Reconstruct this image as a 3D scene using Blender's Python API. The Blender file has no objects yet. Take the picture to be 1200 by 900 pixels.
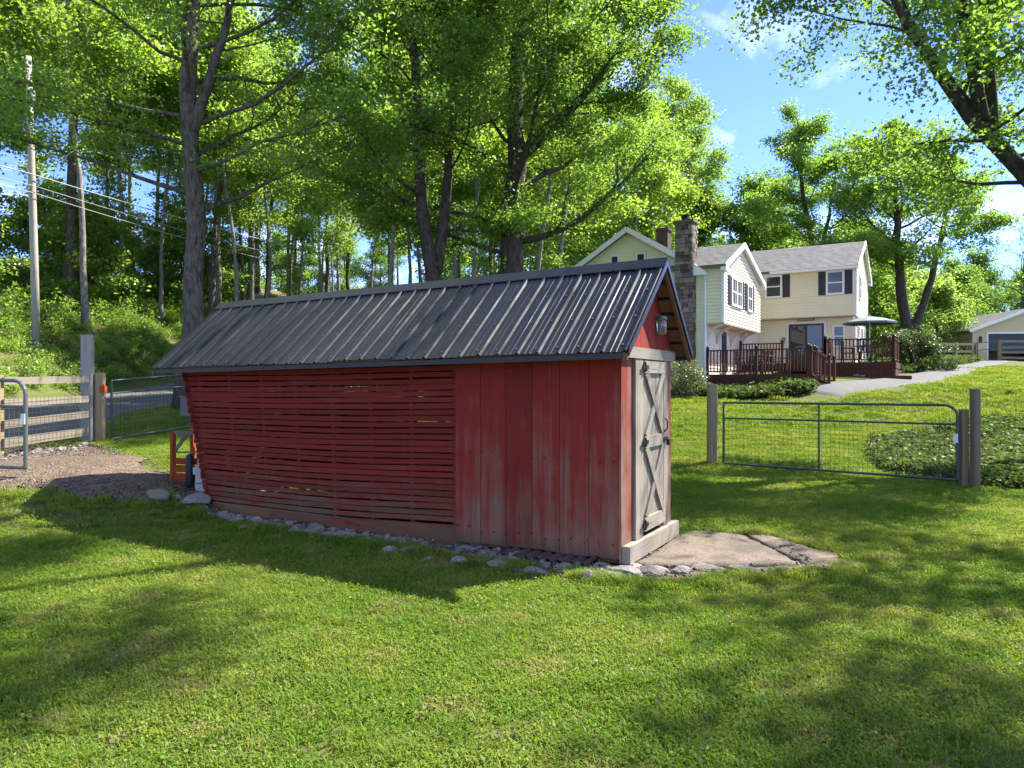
import bpy, bmesh, math, random
import numpy as np
from mathutils import Vector, Matrix, noise as mnoise

R = math.radians
scene = bpy.context.scene
col = scene.collection
rnd = random.Random(7)

# ------------------------------------------------------------------ camera, sky, sun, exposure
EYE = 1.8
FPX = 850.0
cam_d = bpy.data.cameras.new('camera'); cam = bpy.data.objects.new('camera', cam_d); col.objects.link(cam)
cam.location = (0, 0, EYE); cam.rotation_euler = (R(90), 0, 0)
cam_d.sensor_width = 36; cam_d.lens = FPX / 1200 * 36
cam_d.clip_start = 0.05; cam_d.clip_end = 3000
scene.camera = cam

SUN_EL, SUN_AZ = R(50), math.atan2(0.887, 0.461)      # azimuth from +Y towards +X
world = bpy.data.worlds.new('World'); scene.world = world; world.use_nodes = True
wn, wl = world.node_tree.nodes, world.node_tree.links
wn.clear()
sky = wn.new('ShaderNodeTexSky'); sky.sky_type = 'NISHITA'; sky.sun_disc = False
sky.sun_elevation = SUN_EL; sky.sun_rotation = SUN_AZ
sky.air_density = 0.75; sky.dust_density = 0.0; sky.ozone_density = 6.0; sky.altitude = 4000
# thin broken cloud layer all round the sky, extra cover added for neutral fill
tc = wn.new('ShaderNodeTexCoord'); sp = wn.new('ShaderNodeSeparateXYZ'); wl.new(tc.outputs['Generated'], sp.inputs[0])
mz = wn.new('ShaderNodeMath'); mz.operation = 'MAXIMUM'; wl.new(sp.outputs[2], mz.inputs[0]); mz.inputs[1].default_value = 0.0
ad = wn.new('ShaderNodeMath'); ad.operation = 'ADD'; wl.new(mz.outputs[0], ad.inputs[0]); ad.inputs[1].default_value = 0.16
cb = wn.new('ShaderNodeCombineXYZ')
for i in range(2):
    dv = wn.new('ShaderNodeMath'); dv.operation = 'DIVIDE'; wl.new(sp.outputs[i], dv.inputs[0]); wl.new(ad.outputs[0], dv.inputs[1]); wl.new(dv.outputs[0], cb.inputs[i])
mp = wn.new('ShaderNodeMapping'); mp.inputs['Scale'].default_value = (1, 0.75, 1); wl.new(cb.outputs[0], mp.inputs[0])
nz = wn.new('ShaderNodeTexNoise'); nz.inputs['Scale'].default_value = 1.1; nz.inputs['Detail'].default_value = 9; nz.inputs['Roughness'].default_value = 0.62
nz.inputs['Distortion'].default_value = 0.4; wl.new(mp.outputs[0], nz.inputs['Vector'])
rp = wn.new('ShaderNodeValToRGB'); rp.color_ramp.elements[0].position = 0.48; rp.color_ramp.elements[1].position = 0.86; rp.color_ramp.elements[1].color = (0.8, 0.8, 0.8, 1)
wl.new(nz.outputs['Fac'], rp.inputs['Fac'])
mx = wn.new('ShaderNodeMix'); mx.data_type = 'RGBA'; mx.inputs[7].default_value = (9.0, 9.2, 9.5, 1)
bg = wn.new('ShaderNodeBackground'); bg.inputs['Strength'].default_value = 0.14
wo = wn.new('ShaderNodeOutputWorld')
tint = wn.new('ShaderNodeMix'); tint.data_type = 'RGBA'; tint.blend_type = 'MULTIPLY'; tint.inputs[0].default_value = 1.0; tint.inputs[7].default_value = (0.86, 0.82, 0.95, 1)
wl.new(rp.outputs['Color'], mx.inputs[0]); wl.new(sky.outputs[0], tint.inputs[6]); wl.new(tint.outputs[2], mx.inputs[6]); wl.new(mx.outputs[2], bg.inputs['Color']); wl.new(bg.outputs[0], wo.inputs['Surface'])

sun_d = bpy.data.lights.new('sun', 'SUN'); sun = bpy.data.objects.new('sun', sun_d); col.objects.link(sun)
sun_d.energy = 4.1; sun_d.angle = R(0.53); sun_d.color = (1.0, 0.95, 0.86)
sdir = Vector((math.sin(SUN_AZ) * math.cos(SUN_EL), math.cos(SUN_AZ) * math.cos(SUN_EL), math.sin(SUN_EL)))
sun.rotation_euler = (-sdir).to_track_quat('-Z', 'Y').to_euler()
sun.location = (30, 16, 40)

vs = scene.view_settings
vs.view_transform = 'Standard'; vs.look = 'None'; vs.gamma = 1.0; vs.use_curve_mapping = False
vs.exposure = 2.1
scene.render.engine = 'CYCLES'
cy = scene.cycles
cy.use_denoising = True
cy.max_bounces = 6; cy.diffuse_bounces = 3; cy.glossy_bounces = 3; cy.transmission_bounces = 4; cy.transparent_max_bounces = 8
cy.sample_clamp_indirect = 6.0

# ------------------------------------------------------------------ helpers: scene objects
def tag(o, label=None, cat=None, group=None, kind=None):
    if label: o['label'] = label
    if cat: o['category'] = cat
    if group: o['group'] = group
    if kind: o['kind'] = kind
    return o

def thing(name, label, cat, loc=(0, 0, 0), rotz=0.0, group=None):
    o = bpy.data.objects.new(name, None); col.objects.link(o)
    o.empty_display_size = 0.2
    o.location = loc; o.rotation_euler = (0, 0, rotz)
    return tag(o, label, cat, group)

def link_mesh(name, me, mat=None, parent=None, loc=(0, 0, 0), rot=(0, 0, 0), scale=(1, 1, 1)):
    o = bpy.data.objects.new(name, me); col.objects.link(o)
    if mat is not None and not me.materials: me.materials.append(mat)
    o.parent = parent; o.location = loc; o.rotation_euler = rot; o.scale = scale
    return o

def copy_tree(o, parent=None):
    c = o.copy(); col.objects.link(c); c.parent = parent
    for ch in list(o.children): copy_tree(ch, c)
    return c

class MB:
    """collects shapes, builds ONE mesh object"""
    def __init__(s): s.v = []; s.f = []
    def add(s, vs, fs):
        n = len(s.v); s.v += [tuple(p) for p in vs]; s.f += [tuple(i + n for i in q) for q in fs]; return s
    def box(s, x0, x1, y0, y1, z0, z1, j=0.0):
        vs = [(x, y, z) for z in (z0, z1) for y in (y0, y1) for x in (x0, x1)]
        if j: vs = [tuple(c + rnd.uniform(-j, j) for c in p) for p in vs]
        return s.add(vs, [(0, 2, 3, 1), (4, 5, 7, 6), (0, 1, 5, 4), (2, 6, 7, 3), (0, 4, 6, 2), (1, 3, 7, 5)])
    def bar(s, a, b, w, h, up=(0, 0, 1)):
        """rectangular bar from a to b, width w across, height h along 'up'"""
        a = Vector(a); b = Vector(b); d = (b - a).normalized(); u = Vector(up)
        sd = d.cross(u)
        if sd.length < 1e-5: sd = d.cross(Vector((1, 0, 0)))
        sd.normalize(); u = sd.cross(d).normalized()
        vs = []
        for p in (a, b):
            for q in (-1, 1):
                for r in (-1, 1): vs.append(p + sd * (w / 2 * r) + u * (h / 2 * q))
        return s.add(vs, [(0, 2, 3, 1), (4, 5, 7, 6), (0, 1, 5, 4), (2, 6, 7, 3), (0, 4, 6, 2), (1, 3, 7, 5)])
    def tube(s, pts, rad, n=8, cap=True):
        pts = [Vector(p) for p in pts]
        if not hasattr(rad, '__len__'): rad = [rad] * len(pts)
        rings = []; prev = None
        for i, p in enumerate(pts):
            d = (pts[min(i + 1, len(pts) - 1)] - pts[max(i - 1, 0)]).normalized()
            if prev is None:
                x = d.orthogonal().normalized()
            else:
                x = (prev - d * prev.dot(d))
                x = x.normalized() if x.length > 1e-6 else d.orthogonal().normalized()
            prev = x; y = d.cross(x)
            rings.append([p + (x * math.cos(2 * math.pi * k / n) + y * math.sin(2 * math.pi * k / n)) * rad[i] for k in range(n)])
        vs = [q for r in rings for q in r]; fs = []
        for i in range(len(rings) - 1):
            for k in range(n):
                a, b = i * n + k, i * n + (k + 1) % n
                fs.append((a, b, b + n, a + n))
        if cap:
            fs.append(tuple(range(n - 1, -1, -1))); m = (len(rings) - 1) * n; fs.append(tuple(range(m, m + n)))
        return s.add(vs, fs)
    def lathe(s, prof, n=16, c=(0, 0, 0)):
        vs = []; fs = []
        for (r, z) in prof:
            for k in range(n):
                a = 2 * math.pi * k / n; vs.append((c[0] + r * math.cos(a), c[1] + r * math.sin(a), c[2] + z))
        for i in range(len(prof) - 1):
            for k in range(n):
                a, b = i * n + k, i * n + (k + 1) % n; fs.append((a, b, b + n, a + n))
        fs.append(tuple(range(n - 1, -1, -1))); m = (len(prof) - 1) * n; fs.append(tuple(range(m, m + n)))
        return s.add(vs, fs)
    def prism(s, poly, d):
        """poly list of 3d points (planar), extruded by vector d"""
        n = len(poly); d = Vector(d); vs = [Vector(p) for p in poly] + [Vector(p) + d for p in poly]
        fs = [tuple(range(n - 1, -1, -1)), tuple(range(n, 2 * n))] + [(i, (i + 1) % n, n + (i + 1) % n, n + i) for i in range(n)]
        return s.add(vs, fs)
    def mesh(s, name, smooth=False):
        me = bpy.data.meshes.new(name); me.from_pydata(s.v, [], s.f)
        bm = bmesh.new(); bm.from_mesh(me); bmesh.ops.recalc_face_normals(bm, faces=bm.faces); bm.to_mesh(me); bm.free()
        if smooth: me.polygons.foreach_set('use_smooth', [True] * len(me.polygons))
        return me
    def build(s, name, mat, parent=None, smooth=False, **k):
        me = s.mesh(name, smooth); me.materials.append(mat)
        return link_mesh(name, me, None, parent, **k)

def box_obj(name, mat, parent, x0, x1, y0, y1, z0, z1, j=0.0):
    return MB().box(x0, x1, y0, y1, z0, z1, j).build(name, mat, parent)

def np_mesh(name, V, F, mat=None, smooth=False, attr=None):
    """V (n,3), F (m,k) arrays"""
    me = bpy.data.meshes.new(name); V = np.ascontiguousarray(V, np.float32); F = np.ascontiguousarray(F, np.int32)
    m, k = F.shape
    me.vertices.add(len(V)); me.vertices.foreach_set('co', V.ravel())
    me.loops.add(m * k); me.loops.foreach_set('vertex_index', F.ravel())
    me.polygons.add(m); me.polygons.foreach_set('loop_start', np.arange(0, m * k, k, dtype=np.int32))
    if smooth: me.polygons.foreach_set('use_smooth', np.ones(m, bool))
    if attr is not None:
        for nme, arr in attr.items():
            a = me.attributes.new(nme, 'FLOAT', 'FACE'); a.data.foreach_set('value', np.ascontiguousarray(arr, np.float32))
    me.update(calc_edges=True)
    if mat: me.materials.append(mat)
    return me

def sstep(a, b, x):
    t = np.clip((np.asarray(x, float) - a) / (b - a), 0, 1); return t * t * (3 - 2 * t)

# ------------------------------------------------------------------ helpers: materials
class NT:
    def __init__(s, name):
        s.m = bpy.data.materials.new(name); s.m.use_nodes = True; s.t = s.m.node_tree; s.n = s.t.nodes; s.l = s.t.links
        s.n.clear(); s.out = s.n.new('ShaderNodeOutputMaterial')
    def new(s, k, **kw):
        x = s.n.new('ShaderNode' + k)
        for a, b in kw.items(): setattr(x, a, b)
        return x
    def set(s, sock, v):
        if hasattr(v, 'is_output') or isinstance(v, bpy.types.NodeSocket): s.l.new(v, sock)
        else:
            if isinstance(v, (tuple, list)) and len(v) == 3 and sock.type == 'RGBA': v = (*v, 1)
            sock.default_value = v
    def coord(s, kind='Object', scale=(1, 1, 1), loc=None, rot=(0, 0, 0)):
        t = s.new('TexCoord'); m = s.new('Mapping'); m.inputs['Scale'].default_value = scale; m.inputs['Rotation'].default_value = rot
        s.l.new(t.outputs[kind], m.inputs['Vector'])
        if loc is not None: s.set(m.inputs['Location'], loc)
        return m.outputs[0]
    def pos(s, scale=(1, 1, 1)):
        g = s.new('NewGeometry'); m = s.new('Mapping'); m.inputs['Scale'].default_value = scale
        s.l.new(g.outputs['Position'], m.inputs['Vector']); return m.outputs[0]
    def noise(s, vec, scale=5, detail=4, rough=0.55, dist=0.0):
        x = s.new('TexNoise'); s.l.new(vec, x.inputs['Vector']); x.inputs['Scale'].default_value = scale
        x.inputs['Detail'].default_value = detail; x.inputs['Roughness'].default_value = rough; x.inputs['Distortion'].default_value = dist
        return x.outputs['Fac']
    def voro(s, vec, scale=5, feat='F1', out='Distance'):
        x = s.new('TexVoronoi'); x.feature = feat; s.l.new(vec, x.inputs['Vector']); x.inputs['Scale'].default_value = scale
        return x.outputs[out]
    def ramp(s, f, *stops):
        x = s.new('ValToRGB'); e = x.color_ramp.elements
        while len(e) < len(stops): e.new(0.5)
        for i, (p, c) in enumerate(stops):
            e[i].position = p; e[i].color = (c, c, c, 1) if not isinstance(c, (tuple, list)) else (*c, 1)
        s.l.new(f, x.inputs['Fac']); return x.outputs['Color']
    def mix(s, f, a, b, mode='MIX'):
        x = s.new('Mix'); x.data_type = 'RGBA'; x.blend_type = mode
        s.set(x.inputs[0], f); s.set(x.inputs[6], a); s.set(x.inputs[7], b); return x.outputs[2]
    def math(s, op, a, b=0.0, c=0.0):
        x = s.new('Math'); x.operation = op; s.set(x.inputs[0], a); s.set(x.inputs[1], b); s.set(x.inputs[2], c); return x.outputs[0]
    def rand(s): return s.new('ObjectInfo').outputs['Random']
    def sep(s, vec, i):
        x = s.new('SeparateXYZ'); s.l.new(vec, x.inputs[0]); return x.outputs[i]
    def bump(s, h, strength=0.5, dist=0.01):
        x = s.new('Bump'); s.set(x.inputs['Height'], h); x.inputs['Strength'].default_value = strength; x.inputs['Distance'].default_value = dist
        return x.outputs[0]
    def principled(s, color, rough=0.7, metal=0.0, normal=None, spec=0.4, **kw):
        p = s.new('BsdfPrincipled'); s.set(p.inputs['Base Color'], color); s.set(p.inputs['Roughness'], rough); s.set(p.inputs['Metallic'], metal)
        p.inputs['Specular IOR Level'].default_value = spec
        if normal is not None: s.l.new(normal, p.inputs['Normal'])
        for k, v in kw.items(): s.set(p.inputs[k], v)
        s.l.new(p.outputs[0], s.out.inputs['Surface']); return s.m

M = {}
def mat_plain(name, c, rough=0.6, metal=0.0, var=0.12, scale=8, spec=0.4, bump=0.0):
    t = NT(name); v = t.coord('Object'); n = t.noise(v, scale, 5)
    cc = t.mix(n, tuple(x * (1 - var * 1.4) for x in c), tuple(min(1, x * (1 + var)) for x in c))
    nm = t.bump(t.noise(v, scale * 6, 3), bump, 0.004) if bump else None
    M[name] = t.principled(cc, rough, metal, nm, spec); return M[name]

def mat_wood(name, paint, bare, axis, amount, low_wear=0.0, dark=(0.03, 0.025, 0.02), spec=0.25, green=0.0, zc=0.0, splash=False):
    """weathered timber: paint flaking off along the grain to reveal bare grey wood"""
    t = NT(name)
    ob = t.new('ObjectInfo'); off = t.new('CombineXYZ')
    r = ob.outputs['Random']
    for i in range(3): t.l.new(t.math('MULTIPLY', r, 13.7 + 9 * i), off.inputs[i])
    sc = [9, 9, 9]; sc[axis] = 0.55
    v = t.coord('Object', tuple(sc), off.outputs[0])
    sf = [60, 60, 60]; sf[axis] = 1.6
    vf = t.coord('Object', tuple(sf), off.outputs[0])
    grain = t.noise(vf, 1.0, 3, 0.6)
    streak = t.noise(v, 1.0, 6, 0.62, 0.4)
    pt = t.coord('Object', (2.4, 2.4, 2.4), off.outputs[0]); patch = t.noise(pt, 1.0, 3, 0.5)
    wear = t.math('ADD', t.math('MULTIPLY', streak, 0.6), t.math('MULTIPLY', patch, 0.4))
    if low_wear:
        zz = t.sep(t.coord('Object'), 2)
        k = t.math('SUBTRACT', 1.0, t.math('DIVIDE', zz, zc if zc else 1.5)); k = t.math('MAXIMUM', k, 0.0)
        wear = t.math('ADD', wear, t.math('MULTIPLY', k, low_wear))
    wear = t.math('ADD', wear, t.math('MULTIPLY', t.math('SUBTRACT', r, 0.5), 0.05))
    f = t.ramp(wear, (0.56 - amount, 0.0), (0.80 - amount, 0.92))
    tone = t.math('ADD', 0.80, t.math('MULTIPLY', r, 0.36))
    pc = t.mix(grain, tuple(x * 0.72 for x in paint), tuple(x * 1.2 for x in paint))
    bc = t.mix(grain, tuple(x * 0.55 for x in bare), tuple(x * 1.25 for x in bare))
    c = t.mix(f, pc, bc)
    if green:
        g = t.math('MULTIPLY', t.ramp(t.noise(t.coord('Object', (0.8, 0.9, 4.5)), 1.6, 8, 0.7), (0.36, 0.0), (0.66, 1.0)), green)
        zz = t.sep(t.coord('Object'), 2); k = t.math('MAXIMUM', t.math('SUBTRACT', 1.0, t.math('DIVIDE', zz, 0.75)), 0.0)
        c = t.mix(t.math('MINIMUM', t.math('MULTIPLY', g, t.math('MULTIPLY', k, 2.0)), 0.85), c, (0.115, 0.078, 0.040))
    if splash:                                  # mud splashed up from the ground
        sp_ = t.noise(t.coord('Object', (14, 14, 3)), 1.0, 6, 0.7); zz = t.sep(t.coord('Object'), 2)
        k = t.ramp(t.math('SUBTRACT', t.math('MULTIPLY', sp_, 0.42), zz), (0.0, 0.0), (0.16, 0.85)); c = t.mix(k, c, (0.075, 0.058, 0.038))
    crk = t.ramp(t.noise(vf, 0.8, 3, 0.55), (0.30, 1.0), (0.37, 0.0))
    c = t.mix(t.math('MULTIPLY', crk, 0.75), c, dark)
    c = t.mix(1.0, c, t.new('CombineColor').outputs[0] if False else tone, 'MULTIPLY')
    nm = t.bump(t.math('ADD', grain, t.math('MULTIPLY', f, 0.6)), 0.55, 0.004)
    M[name] = t.principled(c, 0.78, 0, nm, spec); return M[name]

RED = (0.225, 0.019, 0.011); GREY = (0.30, 0.265, 0.225)
mat_wood('red_board', RED, (0.215, 0.118, 0.076), 2, -0.01, 0.25, zc=1.6, splash=True)
mat_wood('red_slat', (0.20, 0.019, 0.011), (0.195, 0.10, 0.065), 0, -0.015, 0.06, green=0.9, zc=1.2)
mat_wood('red_cross_slat', (0.20, 0.022, 0.020), (0.30, 0.24, 0.19), 1, 0.03)
mat_wood('grey_wood_v', (0.25, 0.215, 0.165), (0.12, 0.093, 0.066), 2, 0.07)
mat_wood('grey_wood_h', (0.28, 0.24, 0.185), (0.18, 0.14, 0.095), 1, 0.03)
mat_wood('red_grey_board', (0.22, 0.03, 0.015), (0.31, 0.235, 0.165), 2, 0.10, 0.14)
mat_wood('raw_brown', (0.17, 0.085, 0.04), (0.12, 0.065, 0.035), 0, 0.0)
mat_wood('post_wood', (0.25, 0.185, 0.105), (0.17, 0.13, 0.08), 2, 0.02)
mat_wood('rail_wood', (0.20, 0.168, 0.125), (0.145, 0.12, 0.09), 1, 0.02)
mat_wood('rail_wood_x', (0.20, 0.168, 0.125), (0.145, 0.12, 0.09), 0, 0.02)
mat_wood('dark_post', (0.20, 0.155, 0.105), (0.13, 0.10, 0.065), 2, 0.02)
mat_wood('deck_wood', (0.082, 0.029, 0.017), (0.10, 0.045, 0.027), 0, 0.0)
mat_wood('deck_red', (0.15, 0.045, 0.028), (0.12, 0.05, 0.035), 0, 0.0)
mat_wood('orange_wood', (0.32, 0.05, 0.010), (0.28, 0.10, 0.05), 2, -0.01)
mat_wood('pole_wood', (0.32, 0.29, 0.25), (0.22, 0.195, 0.16), 2, 0.03)

def mk():
    # dark painted steel roof
    t = NT('roof_metal'); v = t.coord('Object'); n = t.noise(v, 1.4, 5); s = t.noise(t.coord('Object', (26, 1.2, 1.2)), 1.0, 4)
    c = t.mix(n, (0.007, 0.0075, 0.0088), (0.014, 0.0148, 0.0168)); c = t.mix(t.ramp(s, (0.54, 0.0), (0.8, 0.35)), c, (0.05, 0.051, 0.055))
    M['roof_metal'] = t.principled(c, t.math('ADD', 0.20, t.math('MULTIPLY', s, 0.24)), 0.0, t.bump(t.noise(v, 3.0, 2), 0.2, 0.03), 0.40)
    # galvanised / painted tubing
    mat_plain('gate_green', (0.055, 0.085, 0.075), 0.42, 0.3, 0.2, 6)
    mat_plain('gate_grey', (0.17, 0.18, 0.165), 0.45, 0.5, 0.2, 6)
    mat_plain('wire', (0.16, 0.16, 0.15), 0.5, 0.6, 0.1)
    mat_plain('dark_wire', (0.05, 0.055, 0.05), 0.5, 0.5, 0.1)
    mat_plain('cable', (0.34, 0.34, 0.34), 0.6, 0.0, 0.05)
    mat_plain('iron', (0.025, 0.024, 0.025), 0.55, 0.6, 0.2)
    mat_plain('rust_metal', (0.075, 0.045, 0.038), 0.8, 0.2, 0.5, 9)
    mat_plain('white_tag', (0.72, 0.72, 0.70), 0.5)
    mat_plain('white_trim', (0.74, 0.73, 0.69), 0.5, 0, 0.05, 3)
    mat_plain('cream_siding', (0.76, 0.67, 0.44), 0.55, 0, 0.06, 2)
    mat_plain('white_siding', (0.72, 0.64, 0.47), 0.55, 0, 0.034, 2)
    mat_plain('yellow_siding', (0.80, 0.73, 0.45), 0.55, 0, 0.034, 2)
    mat_plain('tan_siding', (0.58, 0.45, 0.26), 0.6, 0, 0.034, 2)
    mat_plain('shutter', (0.022, 0.023, 0.028), 0.5)
    mat_plain('soffit', (0.60, 0.52, 0.40), 0.6)
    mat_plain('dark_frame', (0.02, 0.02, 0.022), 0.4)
    mat_plain('canvas', (0.115, 0.15, 0.165), 0.8, 0, 0.06)
    mat_plain('furniture', (0.03, 0.022, 0.02), 0.5)
    mat_plain('grey_box', (0.10, 0.105, 0.105), 0.6)
    mat_plain('black_plastic', (0.018, 0.018, 0.018), 0.45)
    mat_plain('white_block', (0.52, 0.49, 0.45), 0.9, 0, 0.25, 9, bump=0.4)
    mat_plain('sign_wood', (0.28, 0.20, 0.13), 0.7)
    mat_plain('sign_paint', (0.62, 0.56, 0.46), 0.7)
    mat_plain('dark_inside', (0.02, 0.02, 0.02), 0.9)
    mat_plain('car_white', (0.6, 0.6, 0.6), 0.3)
    mat_plain('brass', (0.10, 0.08, 0.05), 0.5, 0.7)
    t = NT('glass'); v = t.coord('Object'); n = t.noise(v, 1.3, 3)
    M['glass'] = t.principled(t.mix(n, (0.012, 0.016, 0.016), (0.05, 0.06, 0.055)), 0.04, 0, t.bump(t.noise(v, 0.9, 1), 0.05, 0.02), 0.45)
    t = NT('jar_glass'); p = t.new('BsdfPrincipled'); p.inputs['Base Color'].default_value = (0.72, 0.74, 0.72, 1); p.inputs['Roughness'].default_value = 0.12
    p.inputs['Transmission Weight'].default_value = 0.9; t.l.new(p.outputs[0], t.out.inputs[0]); M['jar_glass'] = t.m
    # asphalt shingles
    t = NT('shingle'); v = t.coord('Object'); b = t.new('TexBrick'); t.l.new(t.coord('Object', (1, 1, 1)), b.inputs['Vector'])
    n = t.noise(v, 9, 6, 0.7); n2 = t.voro(t.coord('Object', (4, 9, 9)), 1.0, 'F1', 'Color')
    c = t.mix(n, (0.10, 0.096, 0.095), (0.24, 0.23, 0.222)); bw = t.new('RGBToBW'); t.l.new(n2, bw.inputs[0]); c = t.mix(0.35, c, bw.outputs[0], 'SOFT_LIGHT')
    M['shingle'] = t.principled(c, 0.9, 0, t.bump(n, 0.4, 0.02), 0.2)
    # chimney fieldstone
    t = NT('fieldstone'); r = t.new('Attribute'); r.attribute_name = 'rnd'
    c = t.ramp(r.outputs['Fac'], (0.0, (0.07, 0.05, 0.042)), (0.35, (0.15, 0.105, 0.085)), (0.65, (0.24, 0.195, 0.16)), (1.0, (0.11, 0.095, 0.09)))
    n = t.noise(t.coord('Object'), 14, 5); c = t.mix(0.4, c, t.ramp(n, (0.3, 0.2), (0.7, 0.9)), 'OVERLAY')
    M['fieldstone'] = t.principled(c, 0.9, 0, t.bump(n, 0.5, 0.02), 0.2)
    # loose stones
    t = NT('stone'); ob = t.rand(); v = t.coord('Object'); n = t.noise(v, 5, 6, 0.65); n2 = t.noise(v, 22, 4, 0.6)
    a = t.ramp(ob, (0.0, (0.16, 0.145, 0.13)), (0.4, (0.31, 0.285, 0.26)), (0.7, (0.22, 0.19, 0.16)), (1.0, (0.37, 0.345, 0.32)))
    c = t.mix(t.ramp(n, (0.35, 0.0), (0.65, 0.75)), a, (0.10, 0.09, 0.072)); c = t.mix(t.ramp(n2, (0.5, 0.0), (0.75, 0.4)), c, (0.30, 0.285, 0.27))
    M['stone'] = t.principled(c, 0.92, 0, t.bump(t.math('ADD', n, t.math('MULTIPLY', n2, 0.5)), 0.6, 0.03), 0.2)
    t = NT('brown_boulder'); v = t.coord('Object'); n = t.noise(v, 4, 6, 0.65)
    M['brown_boulder'] = t.principled(t.mix(n, (0.10, 0.08, 0.055), (0.26, 0.22, 0.17)), 0.95, 0, t.bump(n, 0.6, 0.05), 0.15)
    # concrete
    t = NT('concrete'); v = t.pos(); n = t.noise(v, 2.2, 6, 0.6); n2 = t.noise(v, 45, 4, 0.7)
    c = t.mix(n, (0.135, 0.107, 0.083), (0.255, 0.205, 0.162)); c = t.mix(t.ramp(n2, (0.40, 0.0), (0.62, 0.8)), c, (0.085, 0.067, 0.052))
    c = t.mix(t.ramp(t.noise(v, 1.9, 6, 0.65), (0.48, 0.0), (0.60, 0.75)), c, (0.085, 0.07, 0.055))
    M['concrete'] = t.principled(c, 0.95, 0, t.bump(t.math('ADD', n2, n), 0.6, 0.012), 0.15)
    # gravel and dirt
    t = NT('gravel'); v = t.pos(); n = t.noise(v, 0.9, 6, 0.6); vo = t.voro(v, 38, 'F1', 'Color'); vd = t.voro(v, 38)
    bw = t.new('RGBToBW'); t.l.new(vo, bw.inputs[0]); c = t.mix(n, (0.085, 0.060, 0.040), (0.185, 0.140, 0.102)); c = t.mix(0.6, c, bw.outputs[0], 'SOFT_LIGHT')
    c = t.mix(t.ramp(t.noise(v, 7, 5), (0.48, 0.0), (0.62, 0.75)), c, (0.075, 0.06, 0.045))
    M['gravel'] = t.principled(c, 0.95, 0, t.bump(vd, 0.8, 0.03), 0.15)
    t = NT('chips'); a = t.new('Attribute'); a.attribute_name = 'rnd'
    M['chips'] = t.principled(t.ramp(a.outputs['Fac'], (0.0, (0.045, 0.033, 0.024)), (0.6, (0.12, 0.097, 0.078)), (1.0, (0.24, 0.215, 0.195))), 0.95, 0, None, 0.15)
    t = NT('asphalt'); v = t.pos(); n = t.noise(v, 0.7, 5); n2 = t.noise(v, 60, 3, 0.7)
    c = t.mix(n, (0.07, 0.067, 0.065), (0.125, 0.12, 0.115)); c = t.mix(t.ramp(n2, (0.4, 0.0), (0.75, 0.5)), c, (0.19, 0.183, 0.175))
    M['asphalt'] = t.principled(c, 0.9, 0, t.bump(n2, 0.4, 0.008), 0.2)
    # soil below the grass
    t = NT('ground'); v = t.pos(); n = t.noise(v, 0.35, 6, 0.6); n2 = t.noise(v, 5, 6, 0.65); n3 = t.noise(v, 60, 4, 0.7)
    g = t.mix(n2, (0.045, 0.075, 0.012), (0.105, 0.140, 0.025)); g = t.mix(t.ramp(n3, (0.35, 0.0), (0.7, 0.7)), g, (0.13, 0.105, 0.05))
    g = t.mix(t.ramp(n, (0.55, 0.0), (0.75, 0.6)), g, (0.16, 0.16, 0.05))
    dirt = t.ramp(t.noise(v, 0.9, 5, 0.6), (0.60, 0.0), (0.70, 0.8)); g = t.mix(t.math('MULTIPLY', dirt, t.ramp(n3, (0.40, 0.15), (0.55, 1.0))), g, (0.15, 0.115, 0.062))
    # forest floor: leaf litter away to the left beyond the road
    px = t.sep(t.pos(), 0); lf = t.ramp(t.math('ADD', t.math('MULTIPLY', px, -0.1), t.math('MULTIPLY', n2, 0.4)), (1.85 * 1.0 - 0.0 if False else 0.9, 0.0), (1.0, 1.0))
    lf2 = t.new('MapRange'); t.l.new(px, lf2.inputs[0]); lf2.inputs[1].default_value = -16.5; lf2.inputs[2].default_value = -20.0
    g = t.mix(t.math('MULTIPLY', lf2.outputs[0], t.ramp(n2, (0.35, 0.2), (0.6, 0.9))), g, (0.13, 0.085, 0.05))
    M['ground'] = t.principled(g, 0.95, 0, t.bump(t.math('ADD', n2, n3), 0.7, 0.03), 0.15)
    # bark
    for nme, c0, c1 in (('bark', (0.045, 0.036, 0.028), (0.20, 0.165, 0.13)), ('dark_bark', (0.032, 0.026, 0.021), (0.12, 0.098, 0.078)), ('pale_bark', (0.13, 0.115, 0.095), (0.37, 0.335, 0.285))):
        t = NT(nme); v = t.coord('Object', (8, 8, 2.6)); n = t.noise(v, 1.5, 8, 0.72, 0.5); n2 = t.noise(t.coord('Object', (1.2, 1.2, 0.7)), 1.5, 4)
        c = t.mix(t.ramp(n, (0.36, 0.0), (0.62, 1.0)), c0, c1); c = t.mix(t.ramp(n2, (0.5, 0.0), (0.68, 0.5)), c, tuple(x * 0.9 for x in (0.2, 0.22, 0.16)) if nme != 'dark_bark' else (0.07, 0.065, 0.05))
        M[nme] = t.principled(c, 0.95, 0, t.bump(n, 1.0, 0.12), 0.1)
    # leaves: (reflect dark, reflect light, transmit)
    def leaf(name, a, b, tr, mixf=0.48, gl=0.05):
        t = NT(name); at = t.new('Attribute'); at.attribute_name = 'rnd'; r = t.rand()
        f = t.math('ADD', t.math('MULTIPLY', at.outputs['Fac'], 0.6), t.math('MULTIPLY', r, 0.4))
        c = t.mix(f, a, b); trc = t.mix(f, tuple(x * 0.72 for x in tr), tuple(x * 1.2 for x in tr))
        d = t.new('BsdfDiffuse'); t.l.new(c, d.inputs[0]); tl = t.new('BsdfTranslucent'); t.l.new(trc, tl.inputs[0])
        g = t.new('BsdfGlossy'); g.inputs['Roughness'].default_value = 0.42; g.inputs[0].default_value = (0.9, 0.95, 0.9, 1)
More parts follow.
